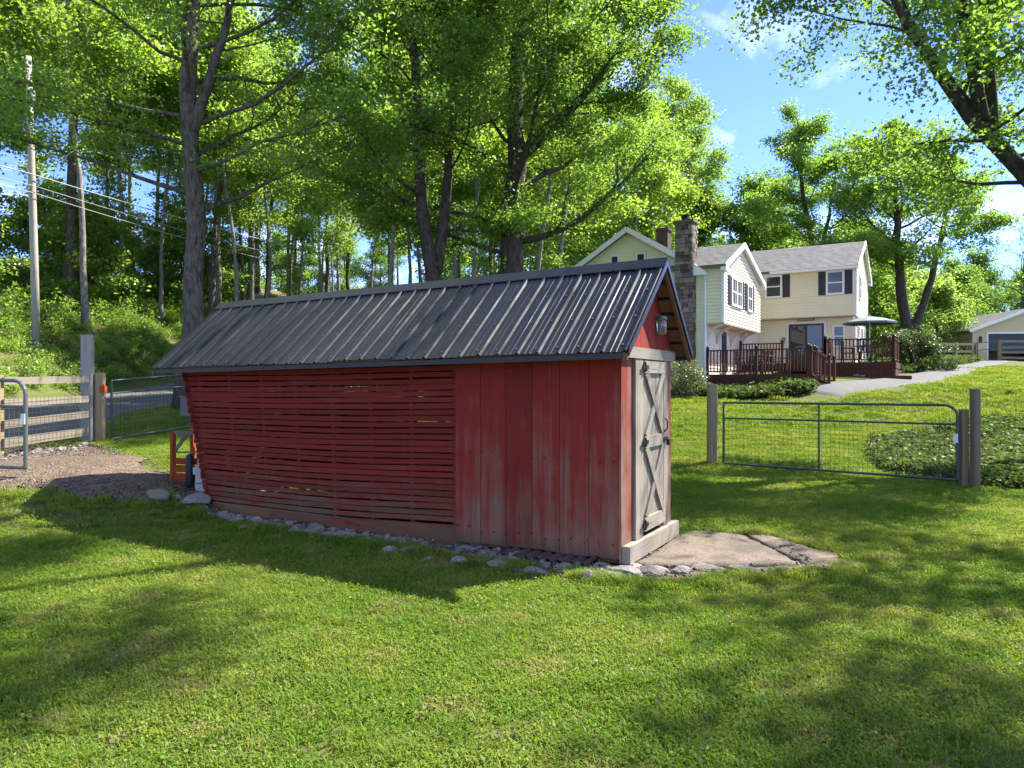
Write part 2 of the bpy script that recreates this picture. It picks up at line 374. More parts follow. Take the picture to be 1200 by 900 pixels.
        m1 = t.new('MixShader'); m1.inputs[0].default_value = mixf; t.l.new(d.outputs[0], m1.inputs[1]); t.l.new(tl.outputs[0], m1.inputs[2])
        m2 = t.new('MixShader'); m2.inputs[0].default_value = gl; t.l.new(m1.outputs[0], m2.inputs[1]); t.l.new(g.outputs[0], m2.inputs[2])
        t.l.new(m2.outputs[0], t.out.inputs[0]); M[name] = t.m; return t
    leaf('leaf_maple', (0.046, 0.098, 0.014), (0.140, 0.215, 0.036), (0.29, 0.48, 0.050), 0.54, 0.03)
    leaf('leaf_forest', (0.058, 0.115, 0.016), (0.165, 0.240, 0.042), (0.35, 0.53, 0.050), 0.55, 0.04)
    leaf('leaf_dark', (0.026, 0.068, 0.010), (0.078, 0.150, 0.022), (0.20, 0.36, 0.030), 0.46, 0.04)
    leaf('leaf_light', (0.060, 0.125, 0.014), (0.165, 0.240, 0.035), (0.37, 0.55, 0.065), 0.52, 0.04)
    leaf('leaf_bed', (0.035, 0.062, 0.014), (0.115, 0.145, 0.045), (0.14, 0.21, 0.03), 0.32, 0.012)
    leaf('leaf_azalea', (0.05, 0.09, 0.03), (0.32, 0.24, 0.13), (0.2, 0.25, 0.06), 0.35)
    leaf('leaf_conifer', (0.03, 0.06, 0.010), (0.09, 0.14, 0.025), (0.10, 0.15, 0.02), 0.3)
    # grass blades: patchy by place
    t = NT('grass_blade'); at = t.new('Attribute'); at.attribute_name = 'rnd'; v = t.pos()
    n = t.noise(v, 0.55, 5, 0.6); n2 = t.noise(v, 2.6, 4, 0.6)
    c = t.mix(at.outputs['Fac'], (0.072, 0.152, 0.012), (0.172, 0.268, 0.034))
    c = t.mix(t.ramp(n, (0.44, 0.0), (0.66, 0.75)), c, (0.232, 0.278, 0.058)); c = t.mix(t.ramp(n2, (0.50, 0.0), (0.70, 0.55)), c, (0.070, 0.160, 0.016))
    dry = t.math('MULTIPLY', t.ramp(at.outputs['Fac'], (0.86, 0.0), (0.92, 1.0)), 0.7); c = t.mix(dry, c, (0.22, 0.18, 0.06))
    tn = t.ramp(t.noise(v, 1.7, 6, 0.65), (0.545, 0.0), (0.68, 0.85)); c = t.mix(t.math('MULTIPLY', tn, t.ramp(at.outputs['Fac'], (0.25, 0.35), (0.6, 1.0))), c, (0.30, 0.245, 0.12))
    d = t.new('BsdfDiffuse'); t.l.new(c, d.inputs[0]); tl = t.new('BsdfTranslucent'); t.l.new(t.mix(1.0, c, (2.0, 1.8, 0.7), 'MULTIPLY'), tl.inputs[0])
    g = t.new('BsdfGlossy'); g.inputs['Roughness'].default_value = 0.45
    m1 = t.new('MixShader'); m1.inputs[0].default_value = 0.40; t.l.new(d.outputs[0], m1.inputs[1]); t.l.new(tl.outputs[0], m1.inputs[2])
    m2 = t.new('MixShader'); m2.inputs[0].default_value = 0.012; t.l.new(m1.outputs[0], m2.inputs[1]); t.l.new(g.outputs[0], m2.inputs[2])
    t.l.new(m2.outputs[0], t.out.inputs[0]); M['grass_blade'] = t.m
mk()

# ------------------------------------------------------------------ terrain
PRY, PRZ = [-200, 15, 18, 21, 24, 28, 34, 45, 60, 100, 300], [0, 0, 0.2, 0.58, 1.0, 1.5, 2.1, 2.7, 3.1, 4.0, 5]
PLY, PLZ = [-200, 8.9, 10.1, 12, 16, 20, 28, 45, 70, 110, 300], [0, 0, 0.42, 0.53, 0.60, 1.0, 1.45, 2.9, 5.5, 8, 9]
ROAD = [(-11.6, -60), (-12.2, 0), (-12.6, 12), (-13.0, 20), (-13.4, 28), (-12.2, 40), (-9, 55), (-4, 75), (2, 110)]
def road_x(y): return np.interp(y, [p[1] for p in ROAD], [p[0] for p in ROAD])
def H(x, y, fine=True):
    x = np.asarray(x, float); y = np.asarray(y, float)
    w = sstep(-3.2, -6.4, x) if False else 1 - sstep(-6.4, -3.2, x)
    z = np.interp(y, PRY, PRZ) * (1 - w) + np.interp(y, PLY, PLZ) * w
    z = z + 0.5 * sstep(8, 11.5, x) * sstep(21, 26, y)
    d = np.clip((road_x(y) - 2.9) - x, 0, 24)
    z = z + 1.5 * (1 - np.exp(-d / 1.2)) + 0.21 * d
    if fine:
        z = z + 0.012 * np.sin(x * 2.1 + y * 0.7) * np.cos(y * 1.7 - x * 0.6)
        z = z + 0.05 * np.clip(d, 0, 2) * np.sin(x * 1.3 + 2 * np.sin(y * 0.8)) * np.cos(y * 1.1)
    return z
def axis(lo, a, b, hi, step):
    near = np.arange(a, b + 1e-6, step); out = [near]
    s = step; p = b; up = []
    while p < hi: s *= 1.25; p += s; up.append(min(p, hi))
    s = step; p = a; dn = []
    while p > lo: s *= 1.25; p -= s; dn.append(max(p, lo))
    return np.concatenate([dn[::-1], near, up])
gx = axis(-600, -24, 24, 600, 0.4); gy = axis(-120, 0, 40, 900, 0.4)
GX, GY = np.meshgrid(gx, gy); GZ = H(GX, GY)
nx, ny = len(gx), len(gy)
idx = np.arange(nx * ny).reshape(ny, nx)
gF = np.stack([idx[:-1, :-1], idx[:-1, 1:], idx[1:, 1:], idx[1:, :-1]], -1).reshape(-1, 4)
ground = link_mesh('ground', np_mesh('ground', np.stack([GX, GY, GZ], -1).reshape(-1, 3), gF, M['ground'], True))
tag(ground, kind='structure')

def strip(name, pts, half, mat, lift, n=6, sub=12, thick=0.0):
    """ribbon draped over the terrain along a polyline"""
    P = []
    for a, b in zip(pts[:-1], pts[1:]):
        for k in range(sub): P.append((a[0] + (b[0] - a[0]) * k / sub, a[1] + (b[1] - a[1]) * k / sub))
    P.append(pts[-1]); P = np.array(P)
    for _ in range(10): P[1:-1] = (P[:-2] + 2 * P[1:-1] + P[2:]) / 4
    T = np.gradient(P, axis=0); T /= np.linalg.norm(T, axis=1)[:, None]; N = np.stack([T[:, 1], -T[:, 0]], -1)
    V = []
    for i in range(len(P)):
        for k in range(n + 1):
            s = (k / n * 2 - 1); hw = half + 0.08 * math.sin(i * 1.7 + 3 * (s > 0)) * (abs(s) > 0.9)
            q = P[i] + N[i] * s * hw; V.append((q[0], q[1], float(H(q[0], q[1], False)) + lift - (0.10 if abs(s) > 0.99 or i in (0, len(P) - 1) else 0.0)))
    V = np.array(V); m = n + 1
    F = [(i * m + k, i * m + k + 1, (i + 1) * m + k + 1, (i + 1) * m + k) for i in range(len(P) - 1) for k in range(n)]
    o = link_mesh(name, np_mesh(name, V, np.array(F), mat, True)); tag(o, kind='structure'); return P
strip('road', ROAD, 2.7, M['asphalt'], 0.06, 6, 30)
PATH = [(10.4, 25.0), (12.4, 26.1), (15.0, 27.4), (18.5, 30.8), (24, 37.5), (31, 46.5), (38.5, 56)]
path_pts = strip('path', PATH, 1.0, M['asphalt'], 0.05, 6, 16)

def in_poly(x, y, poly):
    x = np.asarray(x, float); y = np.asarray(y, float); c = np.zeros(x.shape, bool); n = len(poly)
    for i in range(n):
        (x0, y0), (x1, y1) = poly[i], poly[(i + 1) % n]
        with np.errstate(divide='ignore', invalid='ignore'):
            c ^= ((y0 > y) != (y1 > y)) & (x < (x1 - x0) * (y - y0) / (y1 - y0 + 1e-12) + x0)
    return c

# dirt and gravel in the gateway beyond the shed
GRAVEL = [(-12, 9.3), (-8, 9.5), (-6.4, 9.75), (-5.2, 9.6), (-4.3, 9.9), (-4.4, 10.9), (-5.6, 11.6), (-6.7, 12.6), (-7.6, 13.9), (-8.4, 14.6), (-9.3, 14.2), (-10.4, 12.5), (-12, 11.5)]
def patch_sheet(name, poly, mat, lift, step=0.12, wob=0.18, mound=0.0):
    xs = [p[0] for p in poly]; ys = [p[1] for p in poly]
    ax = np.arange(min(xs) - 0.3, max(xs) + 0.3, step); ay = np.arange(min(ys) - 0.3, max(ys) + 0.3, step)
    X, Y = np.meshgrid(ax, ay)
    Xw = X + wob * (np.sin(Y * 5.1 + X * 1.3) + 0.6 * np.sin(Y * 11.3)); Yw = Y + wob * (np.sin(X * 4.3 + 1) + 0.6 * np.sin(X * 9.7))
    ins = in_poly(Xw, Yw, poly)
    Z = H(X, Y) + lift + 0.012 * np.sin(X * 9 + Y * 3) * np.sin(Y * 8)
    near_edge = ~(ins & np.roll(ins, 1, 0) & np.roll(ins, -1, 0) & np.roll(ins, 1, 1) & np.roll(ins, -1, 1)); Z = np.where(near_edge, Z - 0.035, Z)
    if mound: Z += mound * np.exp(-(((X + 6.9) / 1.6) ** 2 + ((Y - 11.2) / 1.1) ** 2))
    id_ = np.arange(X.size).reshape(X.shape)
    F = np.stack([id_[:-1, :-1], id_[:-1, 1:], id_[1:, 1:], id_[1:, :-1]], -1).reshape(-1, 4)
    cen = ins[:-1, :-1] & ins[1:, 1:] & ins[:-1, 1:] & ins[1:, :-1]
    F = F[cen.ravel()]
    used = np.unique(F); re = -np.ones(X.size, int); re[used] = np.arange(len(used))
    V = np.stack([X, Y, Z], -1).reshape(-1, 3)[used]
    o = link_mesh(name, np_mesh(name, V, re[F], mat, True)); tag(o, kind='structure'); return o
patch_sheet('gravel_yard', GRAVEL, M['gravel'], 0.012, mound=0.10)
# bare earth along the shed's foot
SA, CS, SN = math.atan2(-0.495, 0.869), 0.869, -0.495
SO = (1.07, 7.1)
def shed_w(lx, ly): return (SO[0] + CS * lx - SN * ly, SO[1] + SN * lx + CS * ly)
EARTH = [shed_w(*p) for p in [(0.55, -0.42), (-0.6, -0.58), (-1.6, -0.54), (-2.6, -0.48), (-3.6, -0.46), (-5.0, -0.42), (-6.6, -0.38), (-7.0, 0.1), (-7.0, 1.7), (-3, 1.75), (0.0, 1.8), (0.2, 2.15), (1.0, 2.3), (1.75, 1.85), (2.15, 1.35), (1.9, 0.75), (1.25, 0.2)]]
patch_sheet('bare_earth', EARTH, M['gravel'], 0.014, 0.08, 0.05)

# ------------------------------------------------------------------ scatter of small growth (one object of stuff each)
def scatter(name, pts, rots, scl, pick, variants, label, cat):
    me = bpy.data.meshes.new(name); n = len(pts)
    me.vertices.add(n); me.vertices.foreach_set('co', np.ascontiguousarray(pts, np.float32).ravel())
    a = me.attributes.new('rot', 'FLOAT_VECTOR', 'POINT'); a.data.foreach_set('vector', np.ascontiguousarray(rots, np.float32).ravel())
    a = me.attributes.new('scl', 'FLOAT', 'POINT'); a.data.foreach_set('value', np.ascontiguousarray(scl, np.float32))
    a = me.attributes.new('pick', 'INT', 'POINT'); a.data.foreach_set('value', np.ascontiguousarray(pick, np.int32))
    o = link_mesh(name, me); tag(o, label, cat, kind='stuff')
    vc = bpy.data.collections.new(name + '_pieces')
    for i, vm in enumerate(variants):
        vc.objects.link(bpy.data.objects.new('%s_piece_%02d' % (name, i), vm))
    ng = bpy.data.node_groups.new(name, 'GeometryNodeTree')
    ng.interface.new_socket('Geometry', in_out='INPUT', socket_type='NodeSocketGeometry'); ng.interface.new_socket('Geometry', in_out='OUTPUT', socket_type='NodeSocketGeometry')
    N, L = ng.nodes, ng.links
    gi = N.new('NodeGroupInput'); go = N.new('NodeGroupOutput'); ip = N.new('GeometryNodeInstanceOnPoints'); ci = N.new('GeometryNodeCollectionInfo')
    ci.inputs['Collection'].default_value = vc; ci.inputs['Separate Children'].default_value = True; ci.inputs['Reset Children'].default_value = True
    def na(nm, dt):
        x = N.new('GeometryNodeInputNamedAttribute'); x.data_type = dt; x.inputs['Name'].default_value = nm; return x.outputs['Attribute']
    mp_ = N.new('GeometryNodeMeshToPoints')
    L.new(gi.outputs[0], mp_.inputs[0]); L.new(mp_.outputs[0], ip.inputs['Points']); L.new(ci.outputs[0], ip.inputs['Instance'])
    ip.inputs['Pick Instance'].default_value = True
    L.new(na('pick', 'INT'), ip.inputs['Instance Index'])
    e2r = N.new('FunctionNodeEulerToRotation'); L.new(na('rot', 'FLOAT_VECTOR'), e2r.inputs[0]); L.new(e2r.outputs[0], ip.inputs['Rotation'])
    L.new(na('scl', 'FLOAT'), ip.inputs['Scale']); L.new(ip.outputs[0], go.inputs[0])
    md = o.modifiers.new('scatter', 'NODES'); md.node_group = ng
    return o

def leaf_quads(P, N_, L, W, rng, fold=0.12, tdir=None):
    n = len(P); N_ = N_ / np.linalg.norm(N_, axis=1)[:, None]
    t = rng.normal(size=(n, 3)) if tdir is None else tdir
    t = t - N_ * np.sum(t * N_, 1)[:, None]; t /= np.linalg.norm(t, axis=1)[:, None]; b = np.cross(N_, t)
    L = L[:, None]; W = W[:, None]
    V = np.stack([P - t * L * 0.5, P + b * W * 0.5 + N_ * W * fold - t * L * 0.06, P + t * L * 0.5, P - b * W * 0.5 + N_ * W * fold - t * L * 0.06], 1).reshape(-1, 3)
    return V, np.arange(4 * n).reshape(n, 4)

def grass_tuft(seed, n, rad, hmin, hmax, clover=0.25):
    rng = np.random.default_rng(seed)
    nb = int(n * (1 - clover)); r = rad * np.sqrt(rng.random(nb)); a = rng.random(nb) * 6.283
    base = np.stack([r * np.cos(a), r * np.sin(a), np.full(nb, -0.005)], -1)
    h = rng.uniform(hmin, hmax, nb); az = rng.random(nb) * 6.283; ln = rng.uniform(0.25, 1.3, nb)
    d = np.stack([np.cos(az), np.sin(az), np.zeros(nb)], -1); sd = np.stack([-np.sin(az), np.cos(az), np.zeros(nb)], -1)
    w = rng.uniform(0.0022, 0.0042, nb)[:, None]
    up = np.array([0, 0, 1.0])
    mid = base + up * (h * 0.6)[:, None] + d * (h * ln * 0.28)[:, None]
    tip = base + up * (h * (1.0 - 0.25 * ln))[:, None] + d * (h * ln * 0.85)[:, None]
    V = np.stack([base - sd * w, base + sd * w, mid + sd * w * 0.9, mid - sd * w * 0.9, mid - sd * w * 0.9, mid + sd * w * 0.9, tip + sd * w * 0.15, tip - sd * w * 0.15], 1).reshape(-1, 3)
    F = np.arange(8 * nb).reshape(-1, 4); at = np.repeat(rng.random(nb), 2)
    nc = n - nb
    r = rad * np.sqrt(rng.random(nc)); a = rng.random(nc) * 6.283
    P = np.stack([r * np.cos(a), r * np.sin(a), rng.uniform(0.012, hmax * 0.75, nc)], -1)
    Nn = rng.normal(size=(nc, 3)) * 0.45 + up
    s = rng.uniform(0.010, 0.019, nc)
    V2, F2 = leaf_quads(P, Nn, s, s * 0.9, rng)
    V = np.concatenate([V, V2]); F = np.concatenate([F, F2 + 8 * nb]); at = np.concatenate([at, rng.random(nc) * 0.7])
    return np_mesh('grass_tuft', V, F, M['grass_blade'], False, {'rnd': at})

def slope_rot(x, y, rng):
    e = 0.3; dx = (H(x + e, y, False) - H(x - e, y, False)) / (2 * e); dy = (H(x, y + e, False) - H(x, y - e, False)) / (2 * e)
    return np.stack([np.arctan(dy), -np.arctan(dx), rng.random(len(x)) * 6.283], -1)

# ------------------------------------------------------------------ trees
def gen_tree(seed, stems, n_leaf, leaf_size, bark, leaf, sub_n=7, clump=(0.42, 0.20), limb_up=(0.15, 0.75), sides=10, limb_r=0.32, lens_min=0.55, droop=0.0):
    """stems: list of (points, r0, r1, limb_from_t, n_limbs, limb_len). returns trunk mesh, crown mesh"""
    rng = np.random.default_rng(seed); mb = MB(); clumps = []; wts = []
    def curve(pts, n):
        P = np.array(pts, float); s = np.concatenate([[0], np.cumsum(np.linalg.norm(np.diff(P, axis=0), axis=1))]); u = np.linspace(0, s[-1], n)
        Q = np.stack([np.interp(u, s, P[:, k]) for k in range(3)], -1)
        for _ in range(2): Q[1:-1] = (Q[:-2] + 2 * Q[1:-1] + Q[2:]) / 4
        return Q
    for si, (pts, r0, r1, lt, nl, llen) in enumerate(stems):
        Q = curve(pts, 16); Q[1:-1, :2] += rng.normal(size=(14, 2)) * r0 * 0.13
        tt = np.linspace(0, 1, 16); rad = r0 + (r1 - r0) * tt ** 0.85
        if si == 0 or pts[0][2] < 0.3: rad[0] *= 1.35; rad[1] *= 1.06
        rad = rad * (1 + rng.normal(size=16) * 0.06)
        mb.tube(Q, list(rad), sides)
        az0 = rng.random() * 6.283
        for i in range(nl):
            t = lt + (0.98 - lt) * ((i + rng.random() * 0.8) / nl); p0 = np.array([np.interp(t, tt, Q[:, k]) for k in range(3)])
            az = az0 + i * 2.4 + rng.normal() * 0.35; rel = (t - lt) / (1 - lt)
            prof = (0.75 + 0.5 * math.sin(math.pi * min(1, rel * 1.1 + 0.15))) * (1 - 0.55 * rel ** 2)
            ll = llen * prof * rng.uniform(0.7, 1.15); el = limb_up[0] + (limb_up[1] - limb_up[0]) * rel + rng.normal() * 0.15
            d = np.array([math.cos(az) * math.cos(el), math.sin(az) * math.cos(el), math.sin(el)])
            lp = [p0]; nseg = 7
            for k in range(nseg):
                d = d + rng.normal(size=3) * 0.14 + np.array([0, 0, 0.05 - droop * k / nseg]); d /= np.linalg.norm(d); lp.append(lp[-1] + d * ll / nseg)
            lp = np.array(lp); lr = max(0.012, np.interp(t, tt, rad) * limb_r * rng.uniform(0.75, 1.2)); lrad = lr * (1 - 0.85 * np.linspace(0, 1, nseg + 1))
            mb.tube(lp, list(np.maximum(lrad, 0.008)), 6, False)
            ns = max(3, int(sub_n * (0.6 + 0.6 * prof)))
            for s_ in range(ns):
                u = 0.22 + 0.78 * (s_ + rng.random()) / ns; q = u * nseg; k = min(int(q), nseg - 1); b0 = lp[k] + (lp[k + 1] - lp[k]) * (q - k)
                base = lp[k + 1] - lp[k]; base /= np.linalg.norm(base)
                dd = base + rng.normal(size=3) * np.array([0.75, 0.75, 0.4]); dd /= np.linalg.norm(dd)
                sl = ll * rng.uniform(0.22, 0.48) * (1.15 - 0.5 * u); sp = [b0]
                for kk in range(4):
                    dd = dd + rng.normal(size=3) * 0.2 + np.array([0, 0, 0.03 - droop]); dd /= np.linalg.norm(dd); sp.append(sp[-1] + dd * sl / 4)
                mb.tube(sp, [max(0.006, lr * 0.3 * f) for f in (1, 0.8, 0.6, 0.4, 0.2)], 4, False)
                for kk in (1, 2, 3, 4):
                    clumps.append(sp[kk]); wts.append(rng.uniform(0.1, 1.0) * (0.5 + 0.2 * kk))
    C = np.array(clumps); w = np.array(wts); w /= w.sum()
    ci = rng.choice(len(C), n_leaf, p=w); cb = rng.random(len(C))
    off = rng.normal(size=(n_leaf, 3)) * np.array([clump[0], clump[0], clump[1]])
    P = C[ci] + off; Nn = rng.normal(size=(n_leaf, 3)) * 0.62 + np.array([0, 0, 0.75])
    s = leaf_size * rng.uniform(0.6, 1.25, n_leaf)
    V, F = leaf_quads(P, Nn, s, s * rng.uniform(0.6, 0.95, n_leaf), rng, 0.16)
    at = np.clip(0.55 * rng.random(n_leaf) + 0.45 * cb[ci], 0, 1)
    tm = mb.mesh('trunk', True); tm.materials.append(bark)
    return tm, np_mesh('crown', V, F, leaf, False, {'rnd': at})

def plant_tree(name, meshes, loc, rotz, scale, label, group=None, cat='tree', sink=0.12):
    t = thing(name, label, cat, (loc[0], loc[1], float(H(loc[0], loc[1])) - sink), rotz, group)
    t.scale = (scale[0], scale[0], scale[1]) if isinstance(scale, (tuple, list)) else (scale,) * 3
    link_mesh('trunk', meshes[0], None, t); link_mesh('crown', meshes[1], None, t)
    return t

# ------------------------------------------------------------------ the corn-crib shed   local x: +door end, -far end; y: 0 near side, W far side
W = 1.55; LF = 6.45
shed = thing('corn_crib_shed', 'weathered red slatted corn crib shed with ribbed dark metal roof', 'shed', (SO[0], SO[1], 0), SA)
PAN = 1.93                                      # planked part ends here, slats go on
def lean(x, z):                                 # far end flares out towards the top and sags
    u = min(1.0, max(0.0, (-x - PAN) / (LF - PAN)))
    return u, -0.17 * u * max(0.0, z) / 2.1 + 0.05 * u
def far_x(z): return -(6.12 + 0.42 * z / 2.1)
def slat(name, z, h, y0, th, x0, x1, mat, inner=False):
    n = 9; vs = []; fs = []; ph = rnd.random() * 6; am = rnd.uniform(0.002, 0.006)
    tilt = rnd.uniform(-0.004, 0.004)
    for i in range(n + 1):
        x = x0 + (x1 - x0) * i / n; u, ly = lean(x, z)
        dz = -0.055 * math.sin(math.pi * min(1, u)) * (1 - z / 2.6) + am * math.sin(ph + i * 1.1) + tilt * i / n - 0.012 * (-x) + 0.02 * u * (z - 1.0)
        jy = rnd.uniform(-0.003, 0.003); yy = y0 + (0 if inner else ly)
        jh = rnd.uniform(-0.0025, 0.0025)
        for (a, b) in ((0, 0), (th, 0), (th, h), (0, h)): vs.append((x, yy + a + jy, z + dz + b + (jh if b else -jh)))
    for i in range(n):
        for k in range(4):
            a, b = i * 4 + k, i * 4 + (k + 1) % 4; fs.append((a, b, b + 4, a + 4))
    fs += [(3, 2, 1, 0), tuple(n * 4 + k for k in range(4))]
    return MB().add(vs, fs).build(name, mat, shed)
NROW = 26; Z0 = 0.285; PITCH = 0.0705
for i in range(NROW):
    z = Z0 + i * PITCH + rnd.uniform(-0.0018, 0.0018)
    slat('slat', z, 0.0575 + rnd.uniform(-0.002, 0.002), 0.006, 0.019, -PAN + 0.05, far_x(z) + rnd.uniform(-0.03, 0.03), M['red_slat'])
    slat('slat', z - 0.010 + rnd.uniform(-.003, .003), 0.083 if z < 1.5 else 0.066, W - 0.02 + (0.021 if i % 2 else 0.0), 0.019, -0.1, far_x(z) + rnd.uniform(-0.03, 0.03), M['red_slat'], True)
    # far-end slats run across
    xe = far_x(z) - 0.012 + 0.05
    u, ly = lean(xe, z)
    MB().box(xe - 0.012, xe + 0.012, ly - 0.03 - rnd.uniform(0, 0.03), W + 0.03, z - 0.088, z - 0.022, 0.003).build('slat', M['red_cross_slat'], shed)
# bottom board of the crib and the dark sill beam
slat('bottom_board', 0.045, 0.215, 0.0, 0.024, -PAN + 0.04, -6.1, M['red_slat'])
MB().box(-6.05, -0.05, 0.03, 0.15, 0.03, 0.16, 0.004).build('sill_beam', M['raw_brown'], shed)
MB().box(-6.05, -0.05, W - 0.15, W - 0.03, 0.05, 0.16, 0.004).build('sill_beam', M['raw_brown'], shed)
MB().box(-6.0, -0.06, 0.16, W - 0.16, 0.11, 0.15).build('crib_floor', M['raw_brown'], shed)
for i in range(8):                              # studs behind the slats
    x = -PAN - 0.05 - i * 0.60; u, l0 = lean(x, 0.1); _, l1 = lean(x, 2.2); x1 = x - 0.06 * u
    MB().bar((x, 0.075 + l0, 0.12), (x1, 0.075 + l1, 2.14), 0.05, 0.09, (0, 1, 0)).build('stud', M['red_board'], shed)
    MB().bar((x, W - 0.07, 0.12), (x1, W - 0.07, 2.14), 0.05, 0.09, (0, 1, 0)).build('stud', M['red_board'], shed)
# planked panel: six wide boards
xb = 0.0
for i, wb in enumerate((0.335, 0.325, 0.315, 0.325, 0.31, 0.33)):
    x1 = xb - wb; zb = 0.075 + rnd.uniform(-0.012, 0.012) - 0.012 * i * 0.4
    n = 7; vs = []
    # ragged, weathered foot
    foot = [(xb - 0.003 - (wb - 0.006) * k / n, zb + rnd.uniform(0, 0.022)) for k in range(n + 1)]
    poly = [(p[0], p[1]) for p in foot] + [(x1 + 0.003, 2.32), (xb - 0.003, 2.32)]
    yo = -0.022 - rnd.uniform(0, 0.006)
    MB().prism([(p[0], yo, p[1]) for p in poly], (0, 0.022, 0)).build('wall_board', M['red_board'], shed)
    xb = x1
# door end
def vboard(name, y0, y1, z0, z1, x0, x1, mat):
    return MB().box(x0, x1, y0, y1, z0, z1, 0.002).build(name, mat, shed)
vboard('corner_board', -0.024, 0.285, 0.05, 2.34, -0.012, 0.012, M['red_grey_board'])
vboard('end_board', 1.335, W, 0.20, 2.2, -0.012, 0.012, M['red_grey_board'])
vboard('door_jamb', 0.29, 0.505, 0.22, 2.055, 0.0, 0.045, M['grey_wood_v'])
vboard('door_jamb', 1.195, 1.33, 0.22, 2.055, 0.0, 0.045, M['grey_wood_v'])
vboard('lintel', 0.0, W + 0.035, 2.060, 2.175, 0.014, 0.055, M['grey_wood_h'])
vboard('threshold_beam', -0.02, W + 0.03, 0.045, 0.215, 0.016, 0.10, M['grey_wood_h'])
# gable boards above the lintel, cut to the roof slope
YN, YF, YR = -0.37, 1.73, 0.775
ZN, ZF, ZR = 2.105, 2.145, 3.09
def roof_z(y):
    return ZN + (ZR - ZN) * (y - YN) / (YR - YN) if y < YR else ZR + (ZF - ZR) * (y - YR) / (YF - YR)
yb = [0.0, 0.26, 0.52, 0.775, 1.03, 1.29, W]
for a, b in zip(yb[:-1], yb[1:]):
    MB().prism([(-0.01, a + 0.003, 2.10), (-0.01, b - 0.003, 2.10), (-0.01, b - 0.003, roof_z(b) - 0.05), (-0.01, a + 0.003, roof_z(a) - 0.05)], (0.018, 0, 0)).build('gable_board', M['red_board'], shed)
# far gable closed with boards
for a, b in zip(yb[:-1], yb[1:]):
    MB().prism([(-6.50, a + 0.003, 2.15), (-6.50, b - 0.003, 2.15), (-6.50, b - 0.003, roof_z(b) - 0.14), (-6.50, a + 0.003, roof_z(a) - 0.14)], (-0.018, 0, 0)).build('gable_board', M['red_board'], shed)
# nail heads on boards and slats, screws on the near roof slope
nb_ = MB(); xb = 0.0
for i in range(13):
    for z in (0.22, 1.05, 1.95):
        for q in range(2): 
            cx_, cz_ = -0.06 - i * 0.153 + rnd.uniform(-.02, .02), z + rnd.uniform(-.03, .03); nb_.lathe([(0.0, 0), (0.008, 0.001), (0.0, 0.004)], 5, (0, 0, 0)); m0 = len(nb_.v) - 15
            for k in range(m0, len(nb_.v)): p = nb_.v[k]; nb_.v[k] = (cx_ + p[0], -0.0295 - p[2], cz_ + p[1])
no_ = nb_.build('nail_heads', M['iron'], shed); no_['kind'] = 'stuff'
sb_ = MB()
for f in (0.06, 0.36, 0.66, 0.93):
    xq = GE_ = 0.205 - 0.075
    while xq > -6.8:
        yq = -0.37 + (0.775 + 0.37) * f; zq = 2.105 + (3.09 - 2.105) * f - 0.013 * (0.205 - xq) + 0.006
        sb_.lathe([(0.013, -0.004), (0.011, 0.006), (0.0, 0.010)], 6, (xq, yq, zq)); xq -= 0.2286
so_ = sb_.build('roof_screws', M['gate_grey'], shed); so_['kind'] = 'stuff'
# the door: boards, rails, X braces
door = MB().box(0.004, 0.020, 0.512, 1.188, 0.27, 2.045).build('door', M['dark_inside'], shed)
ydb = np.linspace(0.512, 1.188, 6)
for a, b in zip(ydb[:-1], ydb[1:]):
    MB().box(0.020, 0.042, a + 0.003, b - 0.003, 0.262, 2.048, 0.001).build('door_board', M['grey_wood_v'], door)
XF = 0.042
def rail(z0, z1): MB().box(XF, XF + 0.024, 0.515, 1.185, z0, z1, 0.001).build('door_rail', M['grey_wood_h'], door)
rail(1.915, 2.04); rail(1.135, 1.255); rail(0.27, 0.41)
for (z0, z1) in ((0.41, 1.135), (1.255, 1.915)):
    for k, (a, b) in enumerate((((0.57, z0), (1.13, z1)), ((1.13, z0), (0.57, z1)))):
        MB().bar((XF + 0.011 + 0.004 * k, a[0], a[1]), (XF + 0.011 + 0.004 * k, b[0], b[1]), 0.024, 0.088, (0, 0, 1)).build('door_brace', M['grey_wood_v'], door)
for z in (1.975, 1.195, 0.34):
    hg = MB().box(XF + 0.024, XF + 0.032, 0.44, 0.60, z - 0.022, z + 0.022).tube([(XF + 0.03, 0.508, z - 0.05), (XF + 0.03, 0.508, z + 0.05)], 0.011, 8).build('hinge', M['iron'], door)
lt = MB().tube([(XF + 0.03, 1.13, 1.27), (XF + 0.055, 1.15, 1.31), (XF + 0.055, 1.155, 1.39), (XF + 0.03, 1.14, 1.42)], 0.008, 6).build('door_handle', M['iron'], door)
MB().box(XF + 0.024, XF + 0.036, 1.11, 1.25, 1.17, 1.21).box(XF + 0.036, XF + 0.065, 1.18, 1.22, 1.12, 1.185).build('latch', M['iron'], door)
